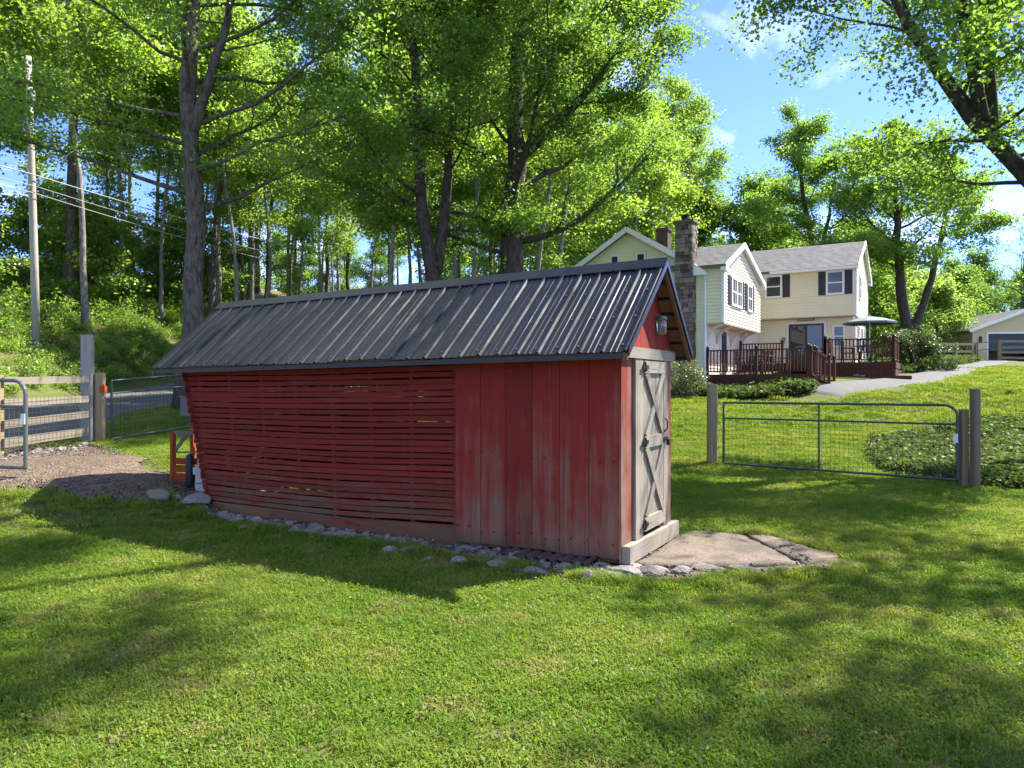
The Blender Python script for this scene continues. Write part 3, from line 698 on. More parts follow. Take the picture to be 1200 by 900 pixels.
# roof: ribbed steel sheets on both slopes, purlins and rafters below
GE, FE = 0.205, -6.83                        # roof ends along x
def roof_pt(x, y, off=0.0):
    zr = roof_z(y) - 0.013 * (GE - x)
    return (x, y, zr + off)
def profile():
    p = []; rib = 0.2286
    for k in range(4):
        o = k * rib
        p += [(o, 0.0), (o + 0.014, 0.021), (o + 0.034, 0.021), (o + 0.048, 0.0), (o + 0.105, 0.0), (o + 0.112, 0.005), (o + 0.128, 0.005), (o + 0.135, 0.0), (o + 0.165, 0.0), (o + 0.172, 0.005), (o + 0.188, 0.005), (o + 0.195, 0.0)]
    p += [(4 * rib, 0.0), (4 * rib + 0.012, 0.019)]
    return p
PR = profile()
x = GE; k = 0
while x > FE + 0.05:
    for side in (0, 1):
        ye, yr = (YN, YR) if side == 0 else (YF, YR)
        vs = []; fs = []; prof = [q for q in PR if x - q[0] >= FE]
        nrm = Vector((0, -(ZR - ZN), (YR - YN))).normalized() if side == 0 else Vector((0, (ZR - ZF), (YF - YR))).normalized()
        lift = 0.002 * (k % 2)
        ej = rnd.uniform(-0.012, 0.012)
        for (dx, h) in prof:
            for (yy, zz) in ((ye + (ej if side == 0 else -ej), 0), (ye + (yr - ye) * 0.5, rnd.uniform(-0.002, 0.002)), (yr, 0)):
                b = Vector(roof_pt(x - dx, yy)) + nrm * (h + lift + zz); vs.append(b)
        m = len(prof)
        for i in range(m - 1):
            for r_ in range(2): a = i * 3 + r_; fs.append((a, a + 3, a + 4, a + 1))
        o = MB().add(vs, fs).build('roof_sheet', M['roof_metal'], shed)
        sm = o.modifiers.new('thickness', 'SOLIDIFY'); sm.thickness = 0.004; sm.offset = -1
    x -= 0.9144; k += 1
# ridge cap and end trims
def sag(x): return -0.013 * (GE - x)
MB().add([Vector(roof_pt(xx, yy)) + Vector((0, 0, dz)) for xx in (GE + 0.02, FE - 0.02) for (yy, dz) in ((YR - 0.10, 0.036), (YR - 0.10, 0.026), (YR, 0.040), (YR + 0.10, 0.026), (YR + 0.10, 0.036), (YR, 0.052))],
    [(0, 1, 2, 5), (5, 2, 3, 4), (6, 11, 8, 7), (11, 10, 9, 8), (0, 5, 11, 6), (5, 4, 10, 11), (1, 7, 8, 2), (2, 8, 9, 3), (0, 6, 7, 1), (4, 3, 9, 10)]).build('ridge_cap', M['roof_metal'], shed)
for xe, dx in ((GE, 0.018), (FE, -0.018)):
    for ye in (YN, YF):
        a = Vector(roof_pt(xe, ye)); b = Vector(roof_pt(xe, YR))
        MB().add([a + Vector((dx, 0, 0.026)), b + Vector((dx, 0, 0.026)), b + Vector((dx, 0, -0.045)), a + Vector((dx, 0, -0.045)),
                  a + Vector((dx * 0.2, 0, 0.026)), b + Vector((dx * 0.2, 0, 0.026)), b + Vector((dx * 0.2, 0, -0.045)), a + Vector((dx * 0.2, 0, -0.045)),
                  ], [(0, 1, 2, 3), (7, 6, 5, 4), (0, 4, 5, 1), (3, 2, 6, 7), (0, 3, 7, 4), (1, 5, 6, 2)]).build('rake_trim', M['roof_metal'], shed)
        # timber rafter under the rake
        MB().add([a + Vector((-dx * q, 0, z)) for q in (0.3, 2.4) for z in (-0.02, -0.09)] + [b + Vector((-dx * q, 0, z)) for q in (0.3, 2.4) for z in (-0.02, -0.09)],
                 [(0, 1, 5, 4), (2, 6, 7, 3), (0, 4, 6, 2), (1, 3, 7, 5), (0, 2, 3, 1), (4, 5, 7, 6)]).build('rake_rafter', M['raw_brown'], shed)
for side in (0, 1):                            # boards under the steel, running lengthwise
    ye, yr = (YN, YR) if side == 0 else (YF, YR)
    for j in range(6):
        f = 0.03 + j * 0.165; f1 = f + 0.11
        vs = []
        for xx in (GE - 0.03, FE + 0.03):
            for ff in (f, f1):
                for dz in (-0.012, -0.036):
                    p = roof_pt(xx, ye + (yr - ye) * ff); vs.append((p[0], p[1], p[2] + dz))
        MB().add(vs, [(0, 1, 3, 2), (4, 6, 7, 5), (0, 4, 5, 1), (2, 3, 7, 6), (0, 2, 6, 4), (1, 5, 7, 3)]).build('roof_board', M['raw_brown'], shed)
# eave fascia
for ye in (YN + 0.015, YF - 0.015):
    a = Vector(roof_pt(GE - 0.02, ye, -0.055)); b = Vector(roof_pt(FE + 0.02, ye, -0.055)); MB().bar(a, b, 0.02, 0.055).build('fascia', M['dark_frame'], shed)
# jar lamp on the gable
lamp = thing('jar_lamp', 'glass jar lamp on the shed gable above the grey door', 'lamp', (*shed_w(0.075, 1.02), 2.33), SA)
MB().lathe([(0.0, 0.0), (0.035, 0.004), (0.052, 0.03), (0.055, 0.15), (0.05, 0.17)], 16).build('glass_jar', M['jar_glass'], lamp, True)
MB().lathe([(0.052, 0.168), (0.06, 0.17), (0.06, 0.205), (0.035, 0.22), (0.0, 0.222)], 16).build('cap', M['gate_grey'], lamp, True)
MB().box(-0.067, -0.05, -0.035, 0.035, 0.15, 0.24).tube([(-0.055, 0, 0.20), (-0.03, 0, 0.215), (0, 0, 0.215)], 0.014, 6).build('bracket', M['gate_grey'], lamp)
# grey box on the far end
bx = thing('utility_box', 'small grey box hung on the far end of the crib shed', 'box', (*shed_w(-6.62, 0.10), 1.35), SA)
MB().box(-0.10, 0.10, -0.10, 0.10, 0, 0.26).build('body', M['grey_box'], bx); MB().box(-0.115, 0.115, -0.115, 0.115, 0.26, 0.28).build('lid', M['grey_box'], bx)
MB().box(0.10, 0.16, -0.04, 0.04, 0.10, 0.16).build('bracket', M['iron'], bx)

# ------------------------------------------------------------------ stones, slab, things by the shed
def stone_mesh(seed, sub=2, flat=0.6):
    bm = bmesh.new(); bmesh.ops.create_icosphere(bm, subdivisions=sub, radius=1.0); o = Vector((seed * 3.1, seed * 1.7, 0))
    rr = random.Random(seed); cuts = [(Vector((rr.uniform(-1, 1), rr.uniform(-1, 1), rr.uniform(-0.6, 1))).normalized(), rr.uniform(0.45, 0.8)) for _ in range(12)]
    for v in bm.verts:
        p = v.co.normalized()
        p = p * (1 + 0.25 * mnoise.noise(p * 1.3 + o) + 0.10 * mnoise.noise(p * 3.1 + o))
        for n_, d_ in cuts:
            e = p.dot(n_) - d_
            if e > 0: p = p - n_ * e * 0.95
        v.co = Vector((p.x, p.y, p.z * flat))
    me = bpy.data.meshes.new('stone'); bm.to_mesh(me); bm.free(); me.materials.append(M['stone'])
    me.polygons.foreach_set('use_smooth', [sub > 2] * len(me.polygons)); return me
SM = [stone_mesh(i, 2, 0.6) for i in range(8)]
def ground_at(px, py, z=0.0):
    Y = (EYE - z) * FPX / (py - 450.0); return ((px - 600) / FPX * Y, Y)
edging = thing('stone_edging', 'line of loose grey fieldstones along the foot of the red shed', 'stones')
def put_stone(parent, x, y, sx, sy, sz, z=None, rz=None):
    return link_mesh('stone', SM[rnd.randrange(len(SM))], None, parent, (x, y, (float(H(x, y)) if z is None else z) + sz * 0.36), (rnd.uniform(-.2, .2), rnd.uniform(-.2, .2), rnd.uniform(0, 6.28) if rz is None else rz), (sx, sy, sz))
# (px, py of foot, width px)
for (px, py, wp) in [(268, 612, 26), (300, 617, 22), (284, 622, 18), (322, 622, 24), (345, 626, 26), (366, 628, 18), (388, 632, 30), (412, 634, 40), (438, 640, 26), (455, 648, 22), (474, 650, 26), (502, 658, 24), (520, 652, 22), (540, 662, 30), (560, 660, 26), (584, 668, 34), (574, 656, 24), (610, 673, 24), (634, 676, 30), (604, 660, 22), (662, 676, 26), (690, 680, 34), (716, 680, 30), (700, 668, 26), (736, 676, 40), (770, 676, 46), (804, 674, 36), (836, 673, 46), (880, 674, 44), (922, 674, 40), (658, 664, 22), (640, 662, 20)]:
    x, y = ground_at(px, py); s = wp / FPX * y * (0.62 if px < 740 else 0.5)
    put_stone(edging, x, y + s * 0.4, s * rnd.uniform(0.9, 1.15), s * rnd.uniform(0.6, 0.9), s * rnd.uniform(0.40, 0.65), rz=rnd.uniform(-0.4, 0.4))
for i in range(130):                            # smaller ones tucked between and under the sill
    lx = -rnd.uniform(0.0, 6.3); ly = rnd.uniform(-0.42, 0.12) * (0.75 if lx < -3 else 1); x, y = shed_w(lx, ly); s = rnd.uniform(0.03, 0.10)
    put_stone(edging, x, y, s, s * rnd.uniform(0.6, 1), s * rnd.uniform(0.5, 0.9))
lx = -0.25
while lx > -6.5:                               # rough row along the foot of the wall
    for ly in (-0.13, -0.25, -0.36):
        x, y = shed_w(lx + rnd.uniform(-.06, .06), ly + rnd.uniform(-.05, .05)); s = rnd.uniform(0.055, 0.145)
        if rnd.random() < (0.9 if ly > -0.3 else 0.5): put_stone(edging, x, y, s, s * rnd.uniform(0.6, 0.9), s * rnd.uniform(0.45, 0.75))
    lx -= rnd.uniform(0.12, 0.24)
for k, (lx, ly) in enumerate([(0.15, 0.0), (0.12, 1.5), (-0.15, 1.5), (-6.0, 1.4), (-6.0, 0.1), (-3.0, 1.45), (-3.0, 0.12), (-1.9, 0.1), (-0.2, 0.12), (-4.5, 0.1), (0.28, 1.62), (0.05, 1.75)]):     # bearing stones
    x, y = shed_w(lx, ly); put_stone(edging, x, y, 0.15, 0.12, 0.06 if lx > 0.1 else 0.075, 0.0)
BM_ = [stone_mesh(21, 3, 0.62), stone_mesh(34, 3, 0.62)]
BM_[1].materials.clear(); BM_[1].materials.append(M['brown_boulder'])
x, y = ground_at(226, 604); b1 = link_mesh('boulder', BM_[0], None, None, (x, y + 0.1, float(H(x, y)) + 0.09), (0, 0.1, 0.5), (0.22, 0.17, 0.20)); tag(b1, 'rounded pale grey boulder at the far corner of the red shed', 'boulder')
x, y = ground_at(192, 600); b2 = link_mesh('boulder', BM_[1], None, None, (x, y - 0.2, float(H(x, y - 0.2)) + 0.07), (0.05, 0, 2.6), (0.30, 0.21, 0.19)); tag(b2, 'flat brown boulder beside the rounded grey one near the orange rack', 'boulder')
# cracked concrete apron outside the door
apron = thing('concrete_apron', 'cracked old concrete slab on the ground outside the shed door', 'slab', (*shed_w(0.2, 0.7), 0), SA)
def slab_piece(poly, top, seed):
    rr = random.Random(seed); n = len(poly); pts = []
    for i in range(n):
        a, b = Vector((*poly[i], 0)), Vector((*poly[(i + 1) % n], 0))
        for k in range(6):
            q = a.lerp(b, k / 6); pts.append((q.x + rr.uniform(-.022, .022), q.y + rr.uniform(-.022, .022)))
    cx = sum(p[0] for p in pts) / len(pts); cyy = sum(p[1] for p in pts) / len(pts); m = len(pts)
    vs = [(p[0], p[1], -0.1) for p in pts] + [(p[0], p[1], top - 0.025) for p in pts]
    for f in (0.95, 0.75, 0.4): vs += [(cx + (p[0] - cx) * f, cyy + (p[1] - cyy) * f, top + rr.uniform(-0.005, 0.005)) for p in pts]
    vs.append((cx, cyy, top)); fs = []
    for r_ in range(4):
        for i in range(m): a, b = r_ * m + i, r_ * m + (i + 1) % m; fs.append((a, b, b + m, a + m))
    fs += [(4 * m + i, 4 * m + (i + 1) % m, 5 * m) for i in range(m)]
    MB().add(vs, fs).build('slab_piece', M['concrete'], apron, True)
slab_piece([(-0.08, -0.68), (0.4, -0.45), (0.8, -0.2), (1.30, 0.15), (0.92, 0.72), (0.55, 1.25), (-0.1, 1.2)], 0.060, 1)
slab_piece([(1.34, 0.20), (1.63, 0.75), (1.18, 1.08), (0.97, 0.74)], 0.040, 2)
slab_piece([(0.93, 0.79), (1.13, 1.11), (0.80, 1.37), (0.60, 1.27)], 0.050, 3)
# corrugated sheet lying under the planked end
cs = []; fs = []; n = 48
for i in range(n + 1):
    for yy in (-0.30, 0.25): cs.append((-0.25 - 1.0 * i / n, yy, 0.055 + 0.022 * math.sin(i * 1.05) + (0.015 if yy > 0 else 0)))
fs = [(2 * i, 2 * i + 2, 2 * i + 3, 2 * i + 1) for i in range(n)]
sh = MB().add(cs, fs).build('corrugated_sheet', M['rust_metal'], None, True)
sh.location = (SO[0], SO[1], 0.0); sh.rotation_euler = (0, 0, SA); tag(sh, 'rusty corrugated metal sheet lying under the planked end of the shed', 'metal sheet')
so = sh.modifiers.new('thickness', 'SOLIDIFY'); so.thickness = 0.003
# loose chips of gravel
rng = np.random.default_rng(5)
def chips(name, n, sampler, label, smin, smax):
    X, Y = sampler(n); s = rng.uniform(smin, smax, len(X)); Z = H(X, Y) + 0.04 + s * 0.2
    base = np.array([(1, 0, 0), (-1, 0, 0), (0, 1, 0), (0, -1, 0), (0, 0, 0.7), (0, 0, -0.7)], float)
    a = rng.random(len(X)) * 6.28; ca, sa = np.cos(a), np.sin(a)
    B = np.repeat(base[None], len(X), 0) * (1 + rng.normal(size=(len(X), 6, 1)) * 0.25)
    B = np.stack([B[..., 0] * ca[:, None] - B[..., 1] * sa[:, None], B[..., 0] * sa[:, None] + B[..., 1] * ca[:, None], B[..., 2]], -1) * s[:, None, None]
    V = (B + np.stack([X, Y, Z], -1)[:, None]).reshape(-1, 3)
    f = np.array([(0, 2, 4), (2, 1, 4), (1, 3, 4), (3, 0, 4), (2, 0, 5), (1, 2, 5), (3, 1, 5), (0, 3, 5)])
    F = (f[None] + 6 * np.arange(len(X))[:, None, None]).reshape(-1, 3)
    o = link_mesh(name, np_mesh(name, V, F, M['chips'], False, {'rnd': np.repeat(rng.random(len(X)), 8)})); tag(o, label, 'gravel', kind='stuff')
def s_yard(n):
    X = rng.uniform(-12, -4.2, n * 2); Y = rng.uniform(9.2, 14.6, n * 2); k = in_poly(X, Y, GRAVEL); return X[k], Y[k]
def s_foot(n):
    X = rng.uniform(-6, 3, n * 4); Y = rng.uniform(6, 11, n * 4); k = in_poly(X, Y, EARTH); return X[k], Y[k]
chips('gravel_stones', 4200, s_yard, 'grey and brown gravel stones strewn over the gateway dirt', 0.005, 0.020)
chips('stone_chips', 2600, s_foot, 'small stone chips on the bare earth round the shed', 0.005, 0.022)

# orange rack with black cylinder and blocks at the far corner
def at_depth(px, py, Y): return ((px - 600) / FPX * Y, Y, EYE + (450 - py) / FPX * Y)
ox, oy, _ = at_depth(212, 580, 11.0); oz = float(H(ox, oy)) + 0.03
rack = thing('orange_rack', 'orange painted timber rack with box front beside the shed corner', 'rack', (ox, oy, oz), -0.25)
MB().box(-0.17, -0.11, -0.03, 0.03, 0, 0.76).build('post', M['orange_wood'], rack)
MB().box(-0.17, -0.11, 0.42, 0.48, 0, 0.76).build('post', M['orange_wood'], rack)
MB().bar((-0.14, 0, 0.745), (0.36, 0, 0.735), 0.04, 0.05).build('top_rail', M['rail_wood_x'], rack)
MB().bar((-0.12, 0.01, 0.46), (0.10, 0.01, 0.72), 0.03, 0.045).build('brace', M['rail_wood_x'], rack)
MB().bar((-0.12, 0, 0.44), (0.32, 0, 0.46), 0.02, 0.025).build('thin_rail', M['rail_wood_x'], rack)
for z0, z1 in ((0.0, 0.13), (0.135, 0.25), (0.255, 0.36)): MB().box(-0.108, 0.42, -0.02, 0.008, z0 + 0.01, z1, 0.002).build('front_plank', M['orange_wood'], rack)
ox2, oy2, _ = at_depth(226, 580, 10.9)
cyl = MB().lathe([(0.0, 0.0), (0.055, 0.0), (0.06, 0.02), (0.06, 0.44), (0.05, 0.47), (0.03, 0.49), (0.0, 0.49)], 14).build('black_canister', M['black_plastic'], None, True, loc=(ox2, oy2 - 0.1, float(H(ox2, oy2)) + 0.03))
tag(cyl, 'slim black upright canister in front of the orange rack', 'canister')
ox3, oy3, _ = at_depth(236, 580, 10.75)
for i, (dx, dz, sx) in enumerate(((0.03, 0.0, 0.15), (0.02, 0.13, 0.14), (0.0, 0.25, 0.17), (0.035, 0.37, 0.13))):
    b = MB().box(-sx / 2, sx / 2, -0.09, 0.09, 0, 0.115, 0.006).build('masonry_block', M['white_block'], None, loc=(ox3 + dx, oy3, float(H(ox3, oy3)) + 0.03 + dz * 0.96), rot=(0, 0, 0.1 * i - 0.2))
    tag(b, ['bottom', 'second', 'third', 'top'][i] + ' pale masonry block of the stack against the shed corner', 'block', 'pale blocks stacked at the shed corner')

# ------------------------------------------------------------------ gates and fences
def wire_net(parent, x0, x1, z0, z1, dx, dz, r, mat, y=0.0, dz_fn=None):
    mb = MB(); f = dz_fn or (lambda x: 0.0)
    n = max(1, int(round((x1 - x0) / dx)))
    for i in range(n + 1):
        x = x0 + (x1 - x0) * i / n; mb.tube([(x, y, z0 + f(x)), (x, y, z1 + f(x))], r, 3, False)
    m = max(1, int(round((z1 - z0) / dz)))
    for j in range(m + 1):
        z = z0 + (z1 - z0) * j / m; mb.tube([(x0 + (x1 - x0) * k / 4, y, z + f(x0 + (x1 - x0) * k / 4)) for k in range(5)], r, 3, False)
    o = mb.build('wire_mesh', mat, parent); o['kind'] = 'stuff'; return o
def tube_gate(name, label, A, B, zA, zB, ht, mat, round_end='B', uprights=(0.5,), tag_at=None, mid=0.27, r=0.024, rz=(0, 0, 0), wmat='dark_wire', group=None):
    """tubular steel gate from A to B (x,y); local x along it"""
    L = math.hypot(B[0] - A[0], B[1] - A[1]); ang = math.atan2(B[1] - A[1], B[0] - A[0])
    g = thing(name, label, 'gate', (A[0], A[1], 0), ang, group)
    zf = lambda x: zA + (zB - zA) * x / L
    c = 0.20
    def corner(xc, zc, a0):
        return [(xc + c * math.cos(a0 + math.pi / 2 * k / 5), 0, zc + c * math.sin(a0 + math.pi / 2 * k / 5)) for k in range(6)]
    fr = [(0, 0, zf(0)), (0, 0, zf(0) + ht)] if round_end != 'A' else [(0, 0, zf(0))] + list(reversed([(c - c * math.cos(math.pi / 2 * k / 5) if False else c - c * math.cos(math.pi / 2 * k / 5), 0, zf(0) + ht - c + c * math.sin(math.pi / 2 * k / 5)) for k in range(6)][::-1]))
    if round_end == 'B' or round_end == 'AB':
        fr += [(L - c + c * math.sin(math.pi / 2 * k / 5), 0, zf(L) + ht - c + c * math.cos(math.pi / 2 * k / 5)) for k in range(6)] + [(L, 0, zf(L))]
    else: fr += [(L, 0, zf(L) + ht), (L, 0, zf(L))]
    # sharp corners: frame as separate tubes so that section stays even
    mb = MB()
    for a, b in zip(fr[:-1], fr[1:]): mb.tube([a, b], r, 8)
    mb.tube([fr[-1], fr[0]], r, 8)
    mb.build('frame', mat, g)
    MB().tube([(0, 0, zf(0) + ht * (1 - mid)), (L, 0, zf(L) + ht * (1 - mid))], r * 0.8, 8).build('mid_rail', mat, g)
    for u in uprights: MB().tube([(L * u, 0, zf(L * u)), (L * u, 0, zf(L * u) + ht)], r * 0.85, 8).build('upright', mat, g)
    wire_net(g, 0.03, L - 0.03, 0.02, ht * (1 - mid), 0.085, 0.085, 0.0028, M[wmat], 0.0, zf)
    if tag_at is not None: MB().box(L * tag_at - 0.035, L * tag_at + 0.035, -0.034, -0.027, zf(L) + ht * 0.50, zf(L) + ht * 0.62).build('tag', M['white_tag'], g)
    return g
tube_gate('field_gate', 'green tubular steel gate with wire mesh between two timber posts', (4.55, 15.6), (7.74, 12.6), 0.10, 0.13, 1.30, M['gate_green'], 'B', (0.46,), 0.995, 0.255)
def post(name, label, x, y, w, d, ht, mat, rot=0.0, tiltx=0.0, cat='post', group=None, z=None):
    z0 = float(H(x, y)) - 0.15 if z is None else z
    mb = MB(); n = 6; vs = []; fs = []
    for i in range(n + 1):
        zz = (ht + 0.15) * i / n; ww = w * (1 + rnd.uniform(-.02, .02)); dd = d * (1 + rnd.uniform(-.02, .02)); ch = 0.18 * min(w, d)
        for (a, b) in ((-ww / 2 + ch, -dd / 2), (ww / 2 - ch, -dd / 2), (ww / 2, -dd / 2 + ch), (ww / 2, dd / 2 - ch), (ww / 2 - ch, dd / 2), (-ww / 2 + ch, dd / 2), (-ww / 2, dd / 2 - ch), (-ww / 2, -dd / 2 + ch)):
            vs.append((a + tiltx * zz, b, zz + (rnd.uniform(-.015, .015) if i == n else 0)))
    for i in range(n):
        for k in range(8): a, b = i * 8 + k, i * 8 + (k + 1) % 8; fs.append((a, b, b + 8, a + 8))
    fs += [tuple(range(7, -1, -1)), tuple(n * 8 + k for k in range(8))]
    o = mb.add(vs, fs).build(name, mat, None, loc=(x, y, z0), rot=(0, 0, rot)); tag(o, label, cat, group); return o
post('gate_post', 'weathered timber post at the hinge end of the green gate', 4.35, 15.75, 0.20, 0.20, 1.74, M['post_wood'], 0.1)
post('gate_post', 'tall dark grey timber post at the latch end of the green gate', 7.98, 12.5, 0.13, 0.15, 1.72, M['dark_post'], 0.2)
post('gate_post', 'shorter pale timber post bolted beside the dark latch post', 7.86, 12.62, 0.13, 0.13, 1.36, M['post_wood'], 0.2)
# thin wire fence running from the hinge post back behind the shed
wf = thing('wire_fence', 'thin woven wire fence stretched between shed and hinge post', 'fence', (4.3, 15.75, 0), math.atan2(1.1, -3.9))
wire_net(wf, 0.05, 4.0, 0.05, 1.30, 0.15, 0.11, 0.0022, M['wire'], 0, lambda x: 0.05 + 0.035 * x)
MB().tube([(4.05, 0, 0.0), (4.05, 0, 1.55)], 0.022, 6).build('stake', M['gate_green'], wf)

# left side: heavy post, plank fence, two gates
PX, PY = -8.78, 15.0
post('timber_post', 'tall squared silver-grey timber post at the end of the plank fence', PX, PY, 0.225, 0.20, 2.24, M['pole_wood'], 0.35, 0.0)
post('timber_post', 'shorter brown post standing right behind the silver-grey one', PX + 0.19, PY + 0.12, 0.19, 0.19, 1.45, M['post_wood'], 0.35)
fence = thing('plank_fence', 'four-rail grey plank fence backed with wire beside the road', 'fence', (PX, PY, 0), math.atan2(-5.2, 0.0))
FL = 5.2
fz = lambda x: float(H(PX, PY - x, False)) + 0.04
for (z0, z1) in ((1.20, 1.33), (0.82, 0.95), (0.47, 0.61), (0.13, 0.29)):
    for k in range(2):
        a, b = 0.1 + k * FL / 2, (k + 1) * FL / 2 - 0.01
        MB().bar((a, 0.075 + rnd.uniform(-.004, .004), (z0 + z1) / 2 + fz(a) + rnd.uniform(-.02, .02)), (b, 0.075, (z0 + z1) / 2 + fz(b) + rnd.uniform(-.02, .02)), 0.035, z1 - z0).build('plank', M['rail_wood_x'], fence)
for xx in (FL / 2, FL): MB().box(xx - 0.07, xx + 0.07, -0.10, 0.05, fz(xx) - 0.2, fz(xx) + 1.38, 0.004).build('post', M['post_wood'], fence)
wire_net(fence, 0.1, FL, 0.08, 1.0, 0.12, 0.10, 0.0022, M['wire'], 0.10, fz)
tube_gate('field_gate', 'closed grey-green mesh gate between brown post and shed end', (-8.42, 15.25), (-6.3, 19.2), float(H(-8.42, 15.25)) + 0.07, float(H(-6.3, 19.2)) + 0.10, 1.22, M['gate_green'], 'N', (0.42,), None, 0.22)
gx0, gy0 = -6.84, 10.2
tube_gate('field_gate', 'open grey tubular gate with white tag swung over the gravel', (-9.8, 10.9), (gx0, gy0), 0.66, 0.62, 1.23, M['gate_grey'], 'B', (0.4,), 0.995, 0.30, 0.028, wmat='wire')
# red latch block at the post
rb = MB().box(-0.05, 0.05, -0.05, 0.05, 0, 0.14).tube([(0, 0, 0.14), (0, 0.02, 0.19)], 0.015, 6).build('gate_latch', M['orange_wood'], None, loc=(PX + 0.30, PY + 0.06, 1.62)); tag(rb, 'small red latch box on the brown post of the mesh gate', 'latch')
rubble = thing('rubble_row', 'row of broken stones along the foot of the plank fence', 'stones')
for i in range(60):
    x = PX + rnd.uniform(-0.15, 0.75); y = PY - rnd.uniform(0.1, 3.6); s = rnd.uniform(0.04, 0.13); put_stone(rubble, x, y, s, s * rnd.uniform(.6, 1), s * rnd.uniform(.5, .8))

# ------------------------------------------------------------------ utility pole and wires
ux, uy = -18.35, 28.0; uz = float(H(ux, uy))
pole = thing('utility_pole', 'tall bare grey timber utility pole on the bank across the road', 'utility pole', (ux, uy, uz - 0.3))
MB().tube([(0, 0, 0), (-0.1, 0, 4), (-0.22, 0, 8), (-0.33, 0, 11.6)], [0.15, 0.14, 0.125, 0.11], 14).build('shaft', M['pole_wood'], pole, True)
MB().lathe([(0.0, 0), (0.13, 0), (0.14, 0.03), (0.14, 0.5), (0.1, 0.56), (0, 0.58)], 14, (0.0, -0.3, 9.6)).build('transformer', M['gate_grey'], pole, True)
for z in (7.05, 6.45): MB().bar((-0.2, -0.25, z), (-0.2, 0.1, z), 0.06, 0.06).tube([(-0.2, -0.2, z), (-0.2, -0.2, z + 0.12)], 0.03, 6).build('insulator_bracket', M['gate_grey'], pole)
far = (-7.2, 62.0)
def wire(za, zb, dx, sagv, label, r=0.016):
    P0 = Vector((-14.5, 2.0, za - 0.2)); P1 = Vector((ux - 0.2 + 0.22, uy - 0.2, uz - 0.3 + za)); P2 = Vector((far[0] + dx, far[1], zb))
    pts = []
    for k in range(17):
        t = k / 16; p = P1.lerp(P2, t); p.z -= sagv * 4 * t * (1 - t); pts.append(p)
    back = []
    for k in range(1, 9):
        t = k / 8; p = P1.lerp(Vector((-26.5, -6, P1.z + 0.3)), t); p.z -= 0.6 * 4 * t * (1 - t); back.append(p)
    o = MB().tube(back[::-1] + pts, r, 5).build('power_line', M['cable'], None, True); tag(o, label, 'cable', 'overhead cables along the road')
wire(6.98, 11.6, 0, 0.6, 'uppermost thick overhead cable strung from the utility pole along the road', 0.021)
wire(6.55, 10.6, 0.5, 0.65, 'middle thin overhead cable strung from the utility pole along the road', 0.013)
wire(6.28, 9.9, 1.0, 0.7, 'lowest overhead cable strung from the utility pole along the road', 0.015)
# far pole that carries them on
fp = thing('utility_pole', 'distant utility pole up the road half hidden in the wood', 'utility pole', (far[0] + 0.3, far[1], float(H(*far))))
MB().tube([(0, 0, -0.3), (0, 0, 8.5)], [0.17, 0.12], 10).build('shaft', M['pole_wood'], fp, True)
MB().bar((-0.6, 0, 6.0), (1.0, 0, 6.0), 0.08, 0.1).build('crossarm', M['pole_wood'], fp)

# ------------------------------------------------------------------ farmhouse   local x along the wing's front, y into the house; origin at the near corner C
HX, HY, HA = 7.59, 28.5, math.atan2(-0.515, 0.857)
house = thing('farmhouse', 'cream clapboard farmhouse with stone chimney and grey shingle roofs', 'house', (HX, HY, 0), HA)
def house_w(lx, ly): return (HX + 0.857 * lx + 0.515 * ly, HY - 0.515 * lx + 0.857 * ly)
def siding(mat, axis_, c, a0, a1, z0, z1, out, clip=None, pitch=0.135, name='wall', parent=None):
    """lapped boards on a wall. axis_ 'x': wall along x at y=c; 'y': wall along y at x=c. out: +-1 outward along the other axis. clip(z)->(a,b)"""
    mb = MB(); n = int(math.ceil((z1 - z0) / pitch))
    def P(a, o, z): return (a, c + out * o, z) if axis_ == 'x' else (c + out * o, a, z)
    for i in range(n):
        za, zb = z0 + i * pitch, min(z1, z0 + (i + 1) * pitch)
        A0, A1 = clip(za) if clip else (a0, a1); B0, B1 = clip(zb) if clip else (a0, a1)
        if A1 - A0 < 0.02: continue
        if B1 < B0: B0 = B1 = (B0 + B1) / 2
        mb.add([P(A0, 0.034, za), P(A1, 0.034, za), P(B1, 0.006, zb), P(B0, 0.006, zb), P(A0, -0.1, za), P(A1, -0.1, za), P(B1, -0.1, zb), P(B0, -0.1, zb)],
               [(0, 1, 2, 3), (0, 4, 5, 1), (1, 5, 6, 2), (3, 7, 4, 0), (4, 7, 6, 5)])
    return mb.build(name, mat, parent or house)
